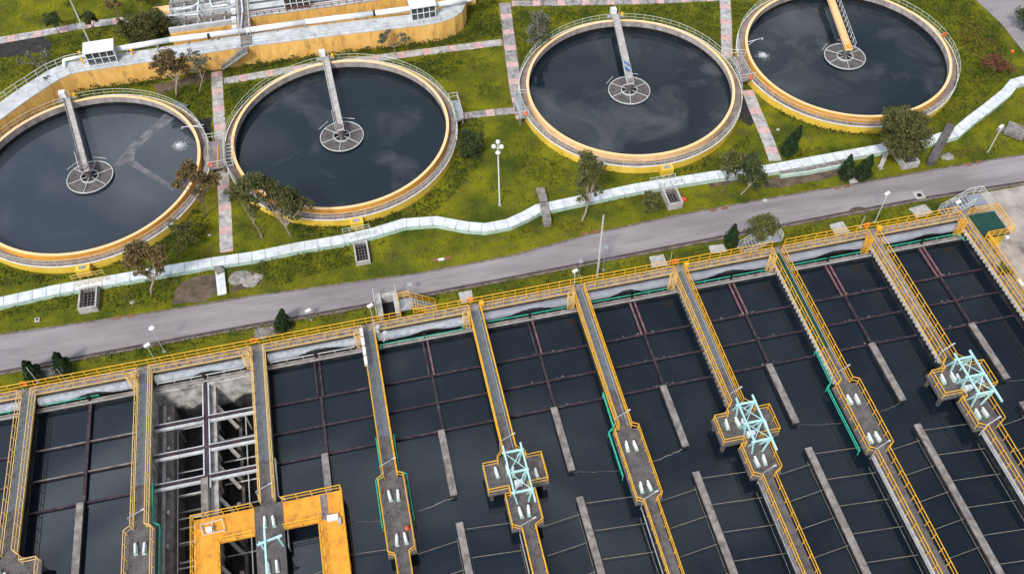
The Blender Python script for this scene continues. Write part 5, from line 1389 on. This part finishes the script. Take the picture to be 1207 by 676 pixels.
cover([(0,318),(60,325),(100,330),(150,300),(200,268),(230,240),(250,262),(230,290),(160,310),(60,332),(0,340)],.5,26,'shrub_dark','dark grass belt below the leftmost tank','ground cover')
cover([(620,170),(680,210),(720,215),(700,222),(650,218),(600,205),(590,170),(610,165)],.45,20,'shrub','weeds around the left foot of the peach rimmed tank','shrubs',lump=.7)
cover([(780,205),(850,185),(880,160),(890,185),(850,200),(790,212)],.5,30,'shrub_dark','dark shrubs right below the peach rimmed tank','shrubs')
cover([(920,180),(1045,165),(1045,172),(970,184),(925,190)],.4,26,'shrub','shrub strip along the channel at the right','shrubs')
cover([(0,60),(60,45),(150,32),(215,40),(150,50),(80,68),(50,95),(0,112)],.5,16,'shrub','rough grass tufts on the upper left lawn','ground cover',lump=.6)
cover([(150,392),(310,378),(440,352),(560,338),(560,345),(440,368),(300,392),(150,425),(100,428),(110,410)],.3,24,'shrub','grass verge between road and header walkway, left half','ground cover')
cover([(560,335),(760,305),(1060,245),(1130,238),(1120,250),(960,280),(760,318),(560,350)],.3,24,'shrub','grass verge between road and header walkway, right half','ground cover')
# lawn tufts everywhere in view
N = 95000
X = rng.uniform(-14,132,N); Y = rng.uniform(1.1,75,N)
pr = [ (min(p[0] for p in q),max(p[0] for p in q),min(p[1] for p in q),max(p[1] for p in q),q) for q in NOGRASS]
pts = []
for x, y in zip(X.tolist(),Y.tolist()):
    px, py = P((x,y,0))
    if not (-15 < px < 1222 and -15 < py): continue
    if x > 100 and y < 4.2: continue
    k = math.sin(x*.9+math.sin(y*.7)*2)*math.cos(y*1.1+x*.35)
    if random.random() > .6+.5*k: continue
    bad = False
    for a,b,c,d,q in pr:
        if a <= x <= b and c <= y <= d and inpoly(x,y,q): bad = True; break
    if not bad: pts.append((x,y,random.uniform(.02,.16)))
g = MB(); leafmesh(g,np.array(pts),.085,up=1.2)
tag(g.build('grass','tuft'),'short yellow green grass of the lawns around the round tanks','grass',kind='stuff')

# darker weeds in loose clusters over the lawns
N = 120000
X = rng.uniform(-14,132,N); Y = rng.uniform(9,75,N); pts = []
for x, y in zip(X.tolist(),Y.tolist()):
    k = math.sin(x*.55+2*math.sin(y*.43))*math.cos(y*.61+1.5*math.sin(x*.37))+.35*math.sin(x*2.3)*math.sin(y*2.9+x)
    if k < .25 or random.random() > k: continue
    px, py = P((x,y,0))
    if not (-15 < px < 1222 and -15 < py): continue
    bad = False
    for a,b,c,d,q in pr:
        if a <= x <= b and c <= y <= d and inpoly(x,y,q): bad = True; break
    if not bad: pts.append((x,y,random.uniform(.05,.35)))
g = MB(); leafmesh(g,np.array(pts),.10,up=1.0)
tag(g.build('weeds','shrub'),'scattered clusters of darker weeds over the lawns','weeds',kind='stuff')

for q_,lb in (([(655,262),(690,258),(700,268),(664,276)],'a'),([(610,268),(630,264),(640,272),(615,276)],'b'),([(735,225),(770,222),(772,236),(742,240)],'c'),([(1120,178),(1160,172),(1166,182),(1130,190)],'d'),([(1010,130),(1015,135),(1012,139)],'e')):
    cover(q_,.12,40,'weed','brown dry weeds on the verge '+{'a':'left of the tall slender tree','b':'beside the bent slab','c':'left of the third grated chamber','d':'at the far right of the road','e':'by the rim of the rightmost tank'}[lb],'weeds',lsize=.08)
